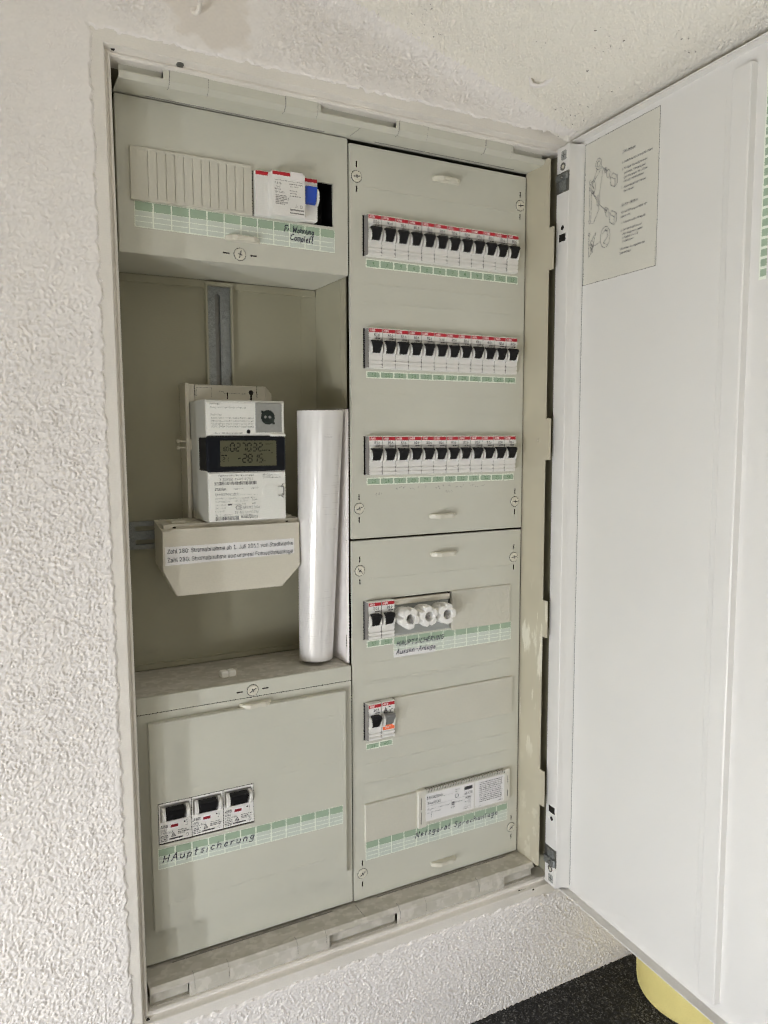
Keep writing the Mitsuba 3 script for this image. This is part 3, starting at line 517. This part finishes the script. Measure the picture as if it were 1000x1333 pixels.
# fuse block with three screw caps
fb = thing('fuse_holder', 'grey three way fuse holder with white ceramic screw caps', 'fuse holder')
part(fb, 'block', ext_u(Polygon([(328.2, -20), (328.2, 1.0), (330, 1.4), (338, -1.0), (364, -2.4), (366.2, .6), (370.6, 1.6), (373, .6), (373, -20)]), 55.6, 137.6), 'fuse_grey')
part(fb, 'lip', ext_u(Polygon([(366.4, .7), (370.6, 1.75), (373.1, .7), (373.1, -6)]), 55.7, 137.5), 'beige_plastic')
part(fb, 'end_gap', bx(137.7, 140.6, 328, 375, -6, -5), 'dark_gap')
for i, cu in enumerate((69.6, 96.0, 122.4)):
    t = np.linspace(0, 2*math.pi, 90, endpoint=False); ph = (.9, .2, .6)[i]; cs = lambda k, d: Polygon([((k-d*max(0, math.cos(5*(a+ph)))**1.6)*math.cos(a), (k-d*max(0, math.cos(5*(a+ph)))**1.6)*math.sin(a)) for a in t])
    L = []
    prev = None
    levels = [(-2, 11.2, .2), (5, 11.4, .4), (8, 12.9, 2.4), (17, 13.4, 3.5), (20, 13.2, 3.5), (21.6, 12.2, 3.2)]
    rings = [[(x, y, w) for x, y in list(cs(k, d).exterior.coords)[:-1]] for w, k, d in levels]
    rings += [[(r*math.cos(a), r*math.sin(a), w) for a in t] for r, w in ((6.8, 22.4), (5.9, 21.6), (5.4, 8.0))]
    V = np.array(sum(rings, [])); n = 90; Fc = []
    # exterior rings are already in the order of t
    for q in range(len(rings)-1):
        for j in range(n): a, b, c, d = q*n+j, q*n+(j+1) % n, (q+1)*n+j, (q+1)*n+(j+1) % n; Fc += [(a, b, d), (a, d, c)]
    cap = trimesh.Trimesh(V, Fc, process=False); off = (cu-1.0, 352, 0); cap.apply_translation(off)
    kc = part(fb, 'screw_cap', cap, 'ceramic', smooth=45)
    part(kc, 'shade_plug', disc(off[0], off[1], 5.5, 5, 8.4, 20), 'zinc_dark')  # coloured dark to stand in for shade inside the cap hole
    an = (-1.2, 2.6, -1.9)[i]; part(kc, 'slot', lines([[(off[0], off[1]), (off[0]+6.6*math.cos(an), off[1]+6.6*math.sin(an))]], 2.6, 21.7, .5), 'grey_ink')

# power supply module
ps = thing('power_supply_module', 'pale intercom power supply with ventilated edge and printed label', 'power supply')
U0, U1, V0, V1 = 88.4, 233.2, 78.6, 124.4
part(ps, 'body', cat(rb(U0, U1, V0+1.5, V1-5, -20, 6.6, .9), rb(U0, U0+13, V0-4, V1, -20, 6.4, .8), rb(U1-8, U1, V0+1, V1, -20, 6.4, .8)), 'module_plastic')
part(ps, 'vent_recess', bx(U0+12.5, U1-7.5, V1-5.2, V1-.8, -20, 4.9), 'dark_gap')
for k in range(30): part(ps, 'vent_rib', hull([(U0+13.6+k*4.12+a+b, v, w) for a in (0, 1.7) for v, w, b in ((V1-5.4, 6.5, -.9), (V1-.4, 6.0, 1.0), (V1-5.4, 1.2, -.9), (V1-.4, 1.2, 1.0))]), 'module_plastic')
for k in range(30): part(ps, 'foot_tooth', bx(U0+14+k*4.12, U0+16.2+k*4.12, V0-.9, V0+1.8, -2, 6.2), 'module_plastic')
for a in (U0+4.6, U1-4.4):
    for v in (86, 105): part(ps, 'side_slot', bx(a-.8, a+.8, v-5.5 if a < 150 else v+1, v+10, 6.55 if 0 else 6.4, 6.72), 'grey_ink')
lab = part(ps, 'label', bx(U0+11, U0+85, 82.4, 118.6, 6.6, 6.75), 'label_white'); la2 = part(ps, 'label', bx(U0+87, U1-10, 82.0, 118.6, 6.6, 6.74), 'label_white')
part(lab, 'lettering', cat(txt('bticino', 4.0, U0+15, 111, 6.76, True, 1.0, fit=21), bx(U0+13, U0+14, 110.4, 115.6, 6.76, 6.8), txt('346000', 3.6, U0+13, 103.8, 6.76, True, 1.0, fit=20), bx(U0+13, U0+83, 101.9, 102.2, 6.76, 6.8), bx(U0+37, U0+55, 110.9, 111.2, 6.76, 6.8),
     txt('PRI 230V~ 50-60Hz 190mA', 1.9, U0+13, 96.6, 6.76, False, fit=34), txt('SEC', 1.7, U0+13, 91.8, 6.76, False), txt('27Vdc 1,2A', 1.7, U0+20.5, 92.4, 6.76, False), lines([[(U0+18.6, 95), (U0+19.6, 94.6), (U0+19.6, 87), (U0+18.6, 86.6)]], .35, 6.76), txt('IP30', 1.9, U0+49, 91, 6.76, True),
     bx(U0+50, U0+55, 95, 96.6, 6.76, 6.8), bx(U0+50, U0+55, 97.4, 99.6, 6.76, 6.8), bars(U0+56, U0+68, 97, 99, 1, 6.76, .8, 51), lines([[(U0+69, 98.6), (U0+76, 98.6)], [(U0+78, 100), (U0+78, 88), (U0+68, 88)], [(U0+76, 99), (U0+76, 91), (U0+70, 91)], [(U0+80, 100), (U0+80, 85.6), (U0+68, 85.6)]], .35, 6.76),
     bars(U0+72, U0+83, 99.2, 101.4, 1, 6.76, 1.6, 52), txt('SELV', 1.7, U0+70, 94, 6.76, True), lines([[(U0+58+2.6*math.cos(t), 106.4+2.6*math.sin(t)) for t in np.linspace(0, 6.3, 15)]], .8, 6.76), bars(U0+56, U0+63, 110.8, 116, 2, 6.76, .9, 53), bx(U0+70, U0+83, 110.8, 115.4, 6.76, 6.8), txt('CE', 3.8, U0+76, 104.4, 6.76, True), lines([[(U0+70, 104.8), (U0+72.2, 108.6), (U0+74.4, 104.8), (U0+70, 104.8)], [(U0+71.4, 105.8), (U0+73, 105.8)]], .7, 6.76)), 'ink')
part(la2, 'lettering', cat(bars(U0+94, U1-13, 88, 116.5, 11, 6.75, .95, 61), txt('Mod. 346', 1.4, U0+88, 82.9, 6.75), txt('0087-0', 1.6, U1-21, 84.0, 6.75, True)), 'ink')

# ------------------------------------------------------------------ meter, its mounting board and terminal cover
mb = thing('meter_board', 'beige meter mounting board behind the electricity meter with terminal cover', 'meter mounting board')
part(mb, 'plate', cat(rb(-161, -75, 440, 631, -96, -76, 1.2), hull([(-161, v, w) for v in (440, 631.5) for w in (-78, -96)]+[(-169, v, w) for v in (440, 631) for w in (-97, -76)]), bx(-172.4, -168.6, 440, 632, -98.2, -71.5), bx(-168.6, -161, 440, 631, -96, -77), hull([(-75, v, w) for v in (440, 631) for w in (-78, -96)]+[(-66.5, v, w) for v in (440, 622) for w in (-80, -96)])), 'beige_plastic')
part(mb, 'clip_arm', cat(bx(-182, -166, 565.4, 567.2, -78, -74), bx(-182, -166, 558.2, 560, -78, -74), disc(-181, 566.4, 1.9, -78, -73.6, 12), disc(-181, 559, 1.9, -78, -73.6, 12), rb(-168.5, -163.5, 556.4, 569, -80, -71.8, .6)), 'beige_plastic')
part(mb, 'side_hook', cat(bx(-167, -163, 478, 487, -80, -69), bx(-167, -160, 476, 480, -80, -66)), 'beige_plastic')
part(mb, 'key_hole', cat(disc(-93.5, 623, 2.9, -76.2, -75.9, 16), bx(-94.6, -92.4, 612, 623, -76.2, -75.9), bx(-122.6, -121.4, 615, 622.5, -76.2, -75.9), bx(-160.6, -160, 618, 630, -76.2, -75.9), bx(-86.6, -86, 617, 631, -76.2, -75.9)), 'dark_gap')
part(mb, 'relief_line', lines([[(-158, 616), (-158, 627.6), (-141, 627.6), (-141, 616)], [(-132, 624), (-127, 624), (-126, 621.4), (-100, 621.4)]], .4, -76.0), 'grey_ink')
hexa = Polygon([(-215, 475.5), (-56.5, 475.5), (-56.5, 421.5), (-79.5, 398.8), (-200.2, 398.8), (-215, 427.8)])
hx = Polygon([(-214, 470.8), (-57, 470.8), (-57, 421.5), (-79.5, 399.2), (-200.0, 399.2), (-214.4, 427.8)]); hb = Polygon([(-211.5, 478.5), (-53, 478.5), (-53, 425), (-76, 402), (-197, 402), (-211.5, 431)])
loft = hull([(x, y, -20.0) for x, y in list(hx.buffer(-.5).exterior.coords)]+[(x, y, -20.8) for x, y in list(hx.exterior.coords)]+[(x, y, -70) for x, y in list(hb.exterior.coords)])
tcv = part(mb, 'terminal_cover', loft, 'beige_plastic')
part(tcv, 'top_lip', cat(bx(-211, -54, 471.0, 476.8, -66, -27.6), bx(-205, -57.4, 470.4, 472.4, -28, -19.4)), 'beige_plastic')
part(tcv, 'ledge_tab', rb(-200, -184, 476.6, 479.4, -62, -36, .5), 'handle_plastic'); part(tcv, 'ledge_tab', rb(-71, -58, 476.6, 479.4, -62, -40, .5), 'handle_plastic')
part(tcv, 'slot_hole', cat(bx(-201, -197.6, 472.6, 474.2, -27.6, -27.3), bx(-71, -68, 472.6, 474.2, -27.6, -27.3)), 'dark_gap')
part(tcv, 'fold_line', bx(-213.6, -58, 427.4, 428.0, -20.02, -19.9), 'beige_plastic')
RL = FRONT@trimesh.transformations.rotation_matrix(.001, (0, 0, 1), (-140, 443, 0))
lb = part(tcv, 'paper_label', Polygon and ext(Polygon([(-211.6, 433.4), (-64.2, 436.6), (-64.0, 454.0), (-211.8, 453.6)]), -20.0, -19.85), 'label_white', label='white paper label with two lines of bold black writing')
part(lb, 'lettering', cat(txt('Zahl 180: Stromabnahme ab 1. Juli 2011 von Stadtwerke', 4.7, -209.8, 446.4, -19.84, True, fit=144), txt('Zahl 280: Stromabnahme aus unserer Fotovoltaikanlage', 4.7, -209.8, 437.2, -19.84, True, fit=144)), 'ink')

me = thing('electricity_meter', 'white digital electricity meter with dark display band showing 027032', 'electricity meter')
part(me, 'housing', cat(hull([(x, z, w) for x, z in ((-165.6, 478.6), (-77, 478.6), (-77, 610.8), (-167, 611.0)) for w in (-76, -12.5)]+[(x, z, -11.2) for x, z in ((-164, 479.8), (-78, 479.8), (-78.2, 609.6), (-165.4, 609.8))])), 'meter_side')
U = lambda px: -167+(px-200)/8.28
Zm = lambda py: 611-(py-70)/8.6
part(me, 'front_upper', hull([(x, z, w) for x, z, w in [(a, b, -30) for a in (-166.6, -77.4) for b in (572.6, 610.6)]+[(a, b, -11) for a in (-166.2, -77.6) for b in (573, 608)]+[(a, b, -10) for a in (-164.8, -78.8) for b in (573.6, 606)]+[(a, 610.4, -12.4) for a in (-164.6, -79)]]), 'meter_plastic', smooth=30)
part(me, 'front_ledge', rb(-95, -77.0, 571.6, 574.4, -14, -7.4, .6), 'meter_plastic')
part(me, 'front_lower', rb(-165.4, -77.0, 479, 532.8, -30, -10, 1.2), 'meter_plastic', smooth=30)
dp = part(me, 'display_band', rb(-167.4, -77.0, 533.2, 572, -40, -7.6, 2.2), 'slate', smooth=30)
part(dp, 'screen', bx(-152.6, -88.6, 539.2, 567, -7.6, -7.4), 'lcd')
SEG = {'0': 'abcdef', '1': 'bc', '2': 'abged', '3': 'abgcd', '4': 'fgbc', '5': 'afgcd', '6': 'afgedc', '7': 'abc', '8': 'abcdefg', '-': 'g'}
def seg7(s, u, v, h, w, adv):
    out, wd = [], h*.5
    for ch in s:
        P = {'a': [(0, h), (wd, h)], 'b': [(wd, h), (wd, h/2)], 'c': [(wd, h/2), (wd, 0)], 'd': [(0, 0), (wd, 0)], 'e': [(0, 0), (0, h/2)], 'f': [(0, h/2), (0, h)], 'g': [(0, h/2), (wd, h/2)]}
        for k in SEG.get(ch, ''):
            (a, b), (c, d) = P[k]; L = math.hypot(c-a, d-b); t = .14*h/L*.5; q = lambda x, y: (u+x+.06*y, v+y)
            out.append([q(a+(c-a)*t, b+(d-b)*t), q(c-(c-a)*t, d-(d-b)*t)])
        u += adv
    return out
part(dp, 'digits', cat(lines(seg7('027032', U(413)-.2, 555.6, 8.6, 0, 6.35), 1.5, -7.38), lines(seg7('-2815', U(478)-.6, 543.4, 8.6, 0, 6.2), 1.5, -7.38), lines(seg7('21', U(340), 544.6, 4.4, 0, 3.8), .6, -7.38), lines(seg7('180', U(330), 555.8, 4.4, 0, 2.9), .6, -7.38), bars(U(330), U(380), 550, 552, 1, -7.38, 1.5, 71), bars(U(708), U(790), 555, 557.4, 1, -7.38, 1.2, 72),
     bars(U(740), U(820), 562.4, 564, 1, -7.38, .7, 73), bx(U(800), U(818), 552.9, 553.8, -7.38, -7.32), bars(U(724), U(748), 543.6, 545.4, 1, -7.38, 1.0, 74)), 'lcd_ink')
mg = part(me, 'magnet_plate', rb(U(658), U(925)-1.0, Zm(372), Zm(92), -11, -9.3, .8), 'brushed_metal')
part(mg, 'optical_port', cat(disc(U(778), Zm(228), 8.0, -9.6, -8.9, 36), bx(U(778)-7.6, U(778)-5.4, Zm(228)+4.6, Zm(228)+7.4, -9.4, -8.95), bx(U(778)+5.4, U(778)+7.6, Zm(228)-8, Zm(228)-5, -9.4, -8.95)), 'dark_glass', smooth=30)
part(mg, 'lens', cat(*[(lambda s: s.apply_translation((U(x), Zm(226), -9.2)) or s)(trimesh.creation.icosphere(2, 1.7)) for x in (752, 796)]), 'grey_toggle', smooth=True)
part(me, 'pulse_led', disc(U(593), Zm(373)+1.0, 2.3, -10.2, -9.95, 20), 'black_plastic')
part(me, 'upper_print', cat(txt('Server ID', 1.75, U(240), Zm(116), -9.98), txt('09-01-49-53-4B-00-04-70-26-65', 1.75, U(240), Zm(150), -9.98, fit=40), txt('Public Key:', 1.8, U(243), Zm(216), -9.98),
     *[txt(s, 1.8, U(247), Zm(y), -9.98, fit=47.5) for s, y in (('83D4 1FF1 6790 7331 BAD0 2D48', 246), ('9B94 9F44 9A58 A4B9 5422 2740', 274), ('3918 5CB4 7045 A0D4 9740 1F39', 300), ('2C51 59DA 9060 3AB7 4AB0 409B', 326))], txt('Rₗ = 10 000 imp/kWh' if 0 else 'RL = 10 000 imp/kWh', 2.0, U(280), Zm(386), -9.98, fit=31)), 'meter_ink')
part(me, 'lower_print', cat(txt('Eigentum der Ste. Str. Gruppe', 1.9, U(303), Zm(782), -9.98, fit=40), txt('1 ISK00 7449 9721', 2.9, U(310), Zm(824), -9.98, fit=38), barcode(U(264), U(672), Zm(864), Zm(832), -9.98, 81), txt('Made in EU', 1.5, U(442), Zm(908), -9.98), txt('2019', 2.2, U(605), Zm(908), -9.98, fit=8),
     txt('Zweirichtungszähler', 2.1, U(268), Zm(954), -9.98, fit=28), bx(U(268), U(672), Zm(962), Zm(960), -9.98, -9.93), txt('eHZ-EDL+  Typ MT691-D4A52-K0p', 1.7, U(268), Zm(996), -9.98, fit=45), txt('3x230/400 V', 1.8, U(268), Zm(1026), -9.98, fit=16), txt('0,25-60(60) A', 1.7, U(445), Zm(1024), -9.98, fit=16), txt('50 Hz', 1.7, U(615), Zm(1018), -9.98),
     txt('Int. f. 2110', 1.6, U(270), Zm(1054), -9.98), bx(U(385), U(425), Zm(1056), Zm(1040), -9.98, -9.93), txt('Lambg. 9001', 1.5, U(448), Zm(1052), -9.98), bars(U(615), U(670), Zm(1050), Zm(1038), 1, -9.98, 1.0, 84), txt('ENF-05 CE', 1.6, U(268), Zm(1086), -9.98), txt('T 5-4453', 1.6, U(268), Zm(1116), -9.98), txt('Nr. 74 499 721', 1.7, U(270), Zm(1152), -9.98, fit=19),
     txt('M19', 3.2, U(525), Zm(1094), -9.98), txt('1304', 3.0, U(606), Zm(1094), -9.98), txt('DE-MT 19-0102p', 2.6, U(448), Zm(1136), -9.98, fit=27), bars(U(505), U(668), Zm(1184), Zm(1148), 3, -9.98, .8, 82), txt('ISKRAEMECO, d.d.', 1.3, U(720), Zm(776), -9.98), txt('Savska loka 4', 1.3, U(720), Zm(792), -9.98), txt('SI-4000 Kranj, Slovenia', 1.3, U(720), Zm(808), -9.98, fit=21)), 'meter_ink')
part(me, 'bold_print', cat(txt('ISKRA', 3.0, U(266), Zm(914), -9.97, True, fit=13), txt('CE', 4.2, U(455), Zm(1098), -9.97, True), barcode(U(270), U(495), Zm(1196), Zm(1158), -9.97, 83)), 'ink')
ob = cat(ext(unary_union([Point(U(775), Zm(935)).buffer(7.6), sbox(U(775), Zm(935)-7.6, U(865), Zm(935)+7.6)]), -10, -8.8))
wn = part(me, 'seal_window', ob, 'meter_plastic', smooth=30)
part(wn, 'clasp', lines([[(U(866), Zm(890)), (U(900), Zm(892)), (U(918), Zm(866))], [(U(866), Zm(978)), (U(900), Zm(980)), (U(920), Zm(1002))], [(U(904), Zm(900)), (U(922), Zm(892)), (U(922), Zm(975)), (U(904), Zm(966))]], .7, -9.98, .9), 'zinc_dark')

# ------------------------------------------------------------------ rolled plans and the loose clip
def roll(c0, c1, r0, r1, turns, n=420, th=.35):
    t = np.linspace(0, 1, n); a = t*turns*2*math.pi+2.2; c0, c1 = np.array(c0, float), np.array(c1, float); V, Fc = [], []
    for z, c, r in ((0, c0, r0), (1, c1, r1)):
        for off in (0, -th):
            rr = (r+off)*(1-.055*turns*t*.8/3); 
            for k in range(n): V.append((c[0]+rr[k]*math.cos(a[k]), c[2], 0) if False else (c[0]+rr[k]*math.cos(a[k]), c[1]+rr[k]*math.sin(a[k]), c[2]))
    o0, i0, o1, i1 = (k*n for k in range(4))
    for k in range(n-1):
        Fc += [(o0+k, o0+k+1, o1+k+1), (o0+k, o1+k+1, o1+k), (i0+k, i1+k+1, i0+k+1), (i0+k, i1+k, i1+k+1), (o1+k, o1+k+1, i1+k+1), (o1+k, i1+k+1, i1+k), (o0+k, i0+k+1, o0+k+1), (o0+k, i0+k, i0+k+1)]
    return trimesh.Trimesh(V, Fc, process=False)
rp = thing('rolled_plan', 'thick white roll of plans standing on the shelf beside the meter', 'paper roll')
part(rp, 'paper', roll((-30.5, 37.5, 303.5), (-33.0, 11.5, 600.5), 20.2, 26.6, 3.2), 'plan_paper', WORLD, 40)
part(rp, 'clear_sleeve', roll((-30.2, 37.6, 299.3), (-33.0, 11.3, 603.0), 20.7, 27.1, 1.02, 120, .1), 'clear_film', WORLD, 40)
fp = thing('folded_plan', 'flat folded sheet leaning against the partition behind the paper roll', 'folded paper')
part(fp, 'sheet', hull([(-1.0, 3.5, 603), (-1.0, 40, 603), (-4.6, 4.5, 602.5), (-5, 38, 602.5), (-.9, 6, 300), (-.9, 58, 300), (-3, 8, 300), (-3.2, 56, 300)]), 'sheet_white', WORLD)
part(fp, 'print', cat(*[hull([(x, 4.7+.0085*0+(602.5-z)*.0115-.4, z+dz) for x in (-4.0, -1.6) for dz in (0, 5+3*(k % 3))]+[(-3.2, 4.6+(602.5-z)*.0115-.4, z+3)]) for k, z in enumerate((560, 446, 452, 464, 470, 320, 330))]), 'grey_ink', WORLD)
ck = thing('cable_clip', 'small white plastic clip lying on the shelf below the meter', 'plastic clip')
RC = WORLD@trimesh.transformations.translation_matrix((-143, 30, 299.1))@trimesh.transformations.rotation_matrix(.05, (0, 0, 1))
part(ck, 'block', rb(-8.5, -.4, -4, 5, 0, 7.2, .8), 'clip_white', RC); part(ck, 'block', rb(.4, 8.5, -4, 5, 0, 7.2, .8), 'clip_white', RC)
part(ck, 'plate', hull([(-9, -5, .1), (9, -5, .1), (-9, 6, 1.2), (9, 6, 1.2), (20, 24, .3), (6, 24, .3), (20, 24, 1.0), (6, 24, 1.0)]), 'beige_plastic', RC)

# ------------------------------------------------------------------ the door (hinged right, standing open), local u away from the hinge
dk = part(cab, 'door', cat(bx(-8, 545, -27, 927, -1.2, 0), bx(-8, 545, 925.6, 927, 0, 11.5), bx(-8, 545, -27, -25.6, 0, 11.5), bx(-9, -8, -27, 927, -1.2, 10), bx(543, 545, -25, 925, 0, 11.5)), 'door_paint', DOOR, label='white steel door standing open to the right')
part(dk, 'hinge_profile', ext_v(Polygon([(-14, 0), (-14.2, 19), (-13.2, 20), (9, 20), (10, 19.2), (10.2, 10.6), (13.8, 4.0), (14, 0)]), -22.4, 921), 'door_paint', DOOR, 30)
part(dk, 'hinge_gap', cat(bx(14.05, 14.9, -20, 900, .05, .3)), 'fuse_grey', DOOR)
part(dk, 'stiffener', cat(ext_v(Polygon([(239.4, 0), (240.0, 7.2), (241.4, 8.2), (260.6, 8.2), (262, 7.2), (262.2, 0)]), -11, 911)), 'door_paint', DOOR, 30)
part(dk, 'stiffener', ext_v(Polygon([(281.6, 0), (281.6, 1.2), (330, 1.2), (330, 0)]), -2, 918), 'door_paint', DOOR)
part(dk, 'panel_line', bx(280.8, 281.4, -2, 905, .03, .12), 'grey_ink', DOOR); part(dk, 'fold_line', bx(226.4, 227.2, 5, 895, .02, .25), 'door_paint', DOOR); part(dk, 'fold_line', bx(237.8, 238.3, -9, 909, .02, .12), 'fuse_grey', DOOR)
for z, k in ((897.4, 'round'), (0, 'round')):
    r = part(dk, 'hinge_screw', cat(disc(-1.6, z, 4.6, 19.8, 20.7, 20), ), 'zinc_dark', DOOR); part(r, 'recess', disc(-1.0, z-.4, 2.4, 20.6, 20.9, 14), 'handle_plastic', DOOR)
for z in (910.2, -13):
    r = part(dk, 'square_screw', rb(-5, 4.6, z-5.4, z+5.4, 19.6, 20.6, .9), 'fuse_grey', DOOR); part(r, 'cross', lines([[(-4, z), (3.6, z)], [(-.2, z-4), (-.2, z+4)]], .8, 20.6), 'ink', DOOR)
for s, z in ((1, 878.5), (-1, 17.5)):
    b = part(dk, 'hinge', cat(bx(-13.6, 11.0, z-12, z+12, 20.02, 20.5)), 'zinc_dark', DOOR)
    part(b, 'lever', cat(rb(-12, 10.8, z+s*2, z+s*9, 20.4, 24, 1), rb(-7, 6, z-10.5, z+10, 20.4, 21.6, .4)), 'galvanised', DOOR); part(b, 'pin', disc(2, z+s*5, 2.4, 23.6, 26, 12, .5), 'zinc_dark', DOOR)
for z, zr in ((825, 813), (69.4, 81.5)):
    part(dk, 'punched_hole', cat(disc(-.8, z, 3.0, 20.01, 20.1, 16), bx(-7, 5.6, zr-4.4, zr+4.4, 20.01, 20.1)), 'dark_gap', DOOR)
part(dk, 'tape', bx(5, 26, 578, 633, 10.5, 10.6), 'sheet_paper', DOOR) if 0 else None
for k in range(22):
    part(dk, 'register_tile', bx(274.2, 292, 717+k*9.0, 723.4+k*9.0, .1, .5), 'tile_green', DOOR)
part(dk, 'register_strip', bx(272.6, 330, 714, 916, .02, .1), 'strip_white', DOOR)
# instruction sheet
part(dk, 'instruction_sheet', bx(15.2, 139.6, 753.6, 919.6, .02, .3), 'sheet_paper', DOOR, label='printed mounting instructions sheet')
fr = Polygon([(15.6, 753.8), (139.4, 753.8), (139.4, 919.4), (15.6, 919.4)]); part(dk, 'sheet_border', ext(fr.difference(fr.buffer(-.45)), .3, .34), 'ink', DOOR)
tx = [('Türjustage', 81, 889.4, 21), ('1. Befestigungsschraube lösen', 80.8, 877.8, 48), ('2. Tür über Vierkantscharnier', 81, 870.2, 40.5), ('justieren. Vorgang bei', 84.6, 865.2, 34), ('geschlossener Tür prüfen', 84.6, 860.6, 37), ('und ggf. nachjustieren', 84.6, 856.2, 32), ('3. Befestigungsschraube', 81, 850.0, 39), ('festziehen', 85.2, 845.4, 16),
      ('Tür Aus-/Einbau', 80.4, 831.0, 28), ('Tür bei Öffnungswinkel 90°', 80.7, 822.6, 42.6), ('halten und:', 80.9, 818.0, 16), ('1. Scharnierstift entriegeln', 82, 811.0, 39), ('2. Scharnierstift bis auf', 81.5, 802.8, 34), ('Anschlag nach unten', 85.2, 798.4, 32), ('schieben und Tür', 84.6, 794.2, 26), ('entnehmen', 84.6, 790.2, 18), ('Türeinbau in umgekehrter', 80.9, 782.2, 40.3), ('Reihenfolge', 81.1, 777.8, 18)]
part(dk, 'sheet_lettering', cat(*[txt(s, 2.15, u, v, .31, True, fit=f) for s, u, v, f in tx], *[bx(81+i*0, 102 if i == 0 else 108.5, v, v+.25, .31, .35) for i, v in enumerate((888.6, 830.2))], txt('Best.-Nr. 2CPX 031 234', 1.3, 138.2, 756, .31, rot=math.pi/2, fit=23)), 'ink', DOOR)
circ = lambda u, v, r, ry=None: [(u+r*math.cos(t), v+(ry or r)*math.sin(t)) for t in np.linspace(0, 2*math.pi, 25)]
cube = lambda u, v, s: [[(u, v), (u+s, v-.6*s), (u+s, v-1.7*s), (u, v-1.1*s), (u, v)], [(u, v), (u+.5*s, v+.4*s), (u+1.5*s, v-.2*s), (u+s, v-.6*s)], [(u+1.5*s, v-.2*s), (u+1.5*s, v-1.3*s), (u+s, v-1.7*s)]]
dg = [circ(40.6, 890, 5.2, 6.4), circ(40.6, 890, 2.6, 3.4), [(38, 884), (29, 870)], [(46, 884), (29, 869)], circ(25.8, 873, 1.5, 3), circ(31, 866, 4.4, 7.5), [(24.8, 868), (25, 826), (27.2, 824.4)], [(28.4, 868), (28.4, 825)], [(31.5, 858), (41, 846), (43, 838), (33, 824), (28.4, 825)], [(41, 846), (49, 884)], [(30, 860), (38, 852), (44, 846)],
      circ(41, 848, 2.6, 6.5), [(43, 843), (52, 836)], circ(55, 834, 2.4, 3), [(46, 886), (52, 880)], circ(53, 879, 2, 3), circ(58, 874, 3, 4.4), circ(58, 830, 3, 4.4), circ(55, 803, 8.6, 12), [(47, 800), (36, 797)], [(25.6, 812), (25.4, 786), (31, 790), (38, 812), (26, 800)], circ(25.8, 812, 1.4, 2), circ(31, 799, 3.4, 5), [(50, 808), (58, 812), (60, 803), (52, 797), (58, 794)], [(28.5, 803), (28.5, 788)]]+cube(62, 869, 8)+cube(62, 827, 8)
part(dk, 'sheet_drawing', cat(lines(dg, .6, .31, .04), lines([[(30, 868), (33, 864)], [(30, 863), (33.4, 858)], [(53, 881), (54, 877)], [(53, 836), (56, 832)], [(55, 811), (58, 809)], [(30, 801), (33, 796)], [(30, 796), (33, 790)]], 1.3, .31, .05)), 'ink', DOOR)

# ------------------------------------------------------------------ small things around
def tube(pts, r, n=10):
    out = [trimesh.creation.cylinder(r, segment=(np.array(a, float), np.array(b, float)), sections=n) for a, b in zip(pts[:-1], pts[1:])]
    return cat(*out, *[(lambda s: s.apply_translation(p) or s)(trimesh.creation.icosphere(1, r)) for p in pts])
wh = thing('wall_hook', 'small white painted hook in the bare plaster above the cabinet', 'hook')
part(wh, 'stem', tube([(-184.6, -46, 971), (-184.8, -56, 966), (-183.6, -61, 966.5), (-182.6, -62, 974), (-182, -60, 990)], 2.1), 'frame_paint', WORLD, True)
part(wh, 'base', (lambda s: (s.apply_scale((1, .5, 1)), s.apply_translation((-184.8, -47, 972)), s)[2])(trimesh.creation.icosphere(2, 4.6)), 'plaster', WORLD, True)
ch = thing('ceiling_hook', 'plastered over hook stub in the ceiling near the door', 'hook')
cp = np.array([186.3, -93, ceil_z(186.3)])
part(ch, 'stem', tube([cp+(-4, 2, 2), cp+(-3, 0, -6), cp+(3, -3, -8), cp+(9, -8, -6), cp+(13, -16, -2), cp+(14, -24, 3)], 2.0), 'plaster', WORLD, True)
part(ch, 'rust', tube([cp+(-3, 1, 0), cp+(-2.4, .4, -2.6)], 2.0), 'carton', WORLD, True)
yb = thing('yellow_bucket', 'yellow plastic bucket on the carpet behind the open door', 'bucket')
def lathe(prof, c, n=64):
    a = np.linspace(0, 2*math.pi, n, endpoint=False); V = [(c[0]+r*math.cos(t), c[1]+r*math.sin(t), c[2]+z) for r, z in prof for t in a]; Fc = []
    for q in range(len(prof)-1):
        for j in range(n): A, B, C_, D_ = q*n+j, q*n+(j+1) % n, (q+1)*n+j, (q+1)*n+(j+1) % n; Fc += [(A, B, D_), (A, D_, C_)]
    return trimesh.Trimesh(V, Fc, process=False)
part(yb, 'body', lathe([(0.1, .2), (74, .2), (80, 1.0), (84.5, 3.6), (86.8, 8), (87.4, 14), (89, 60), (92, 150), (90.6, 150), (87.4, 60), (84, 8), (0.1, 5)], (453, -152, FLOOR)), 'yellow_plastic', WORLD, 40)
part(yb, 'rim', lathe([(90.8, 146), (94.5, 146.5), (95, 151), (93.4, 153), (90.6, 152), (90.4, 147)], (453, -152, FLOOR)), 'yellow_plastic', WORLD, 40)
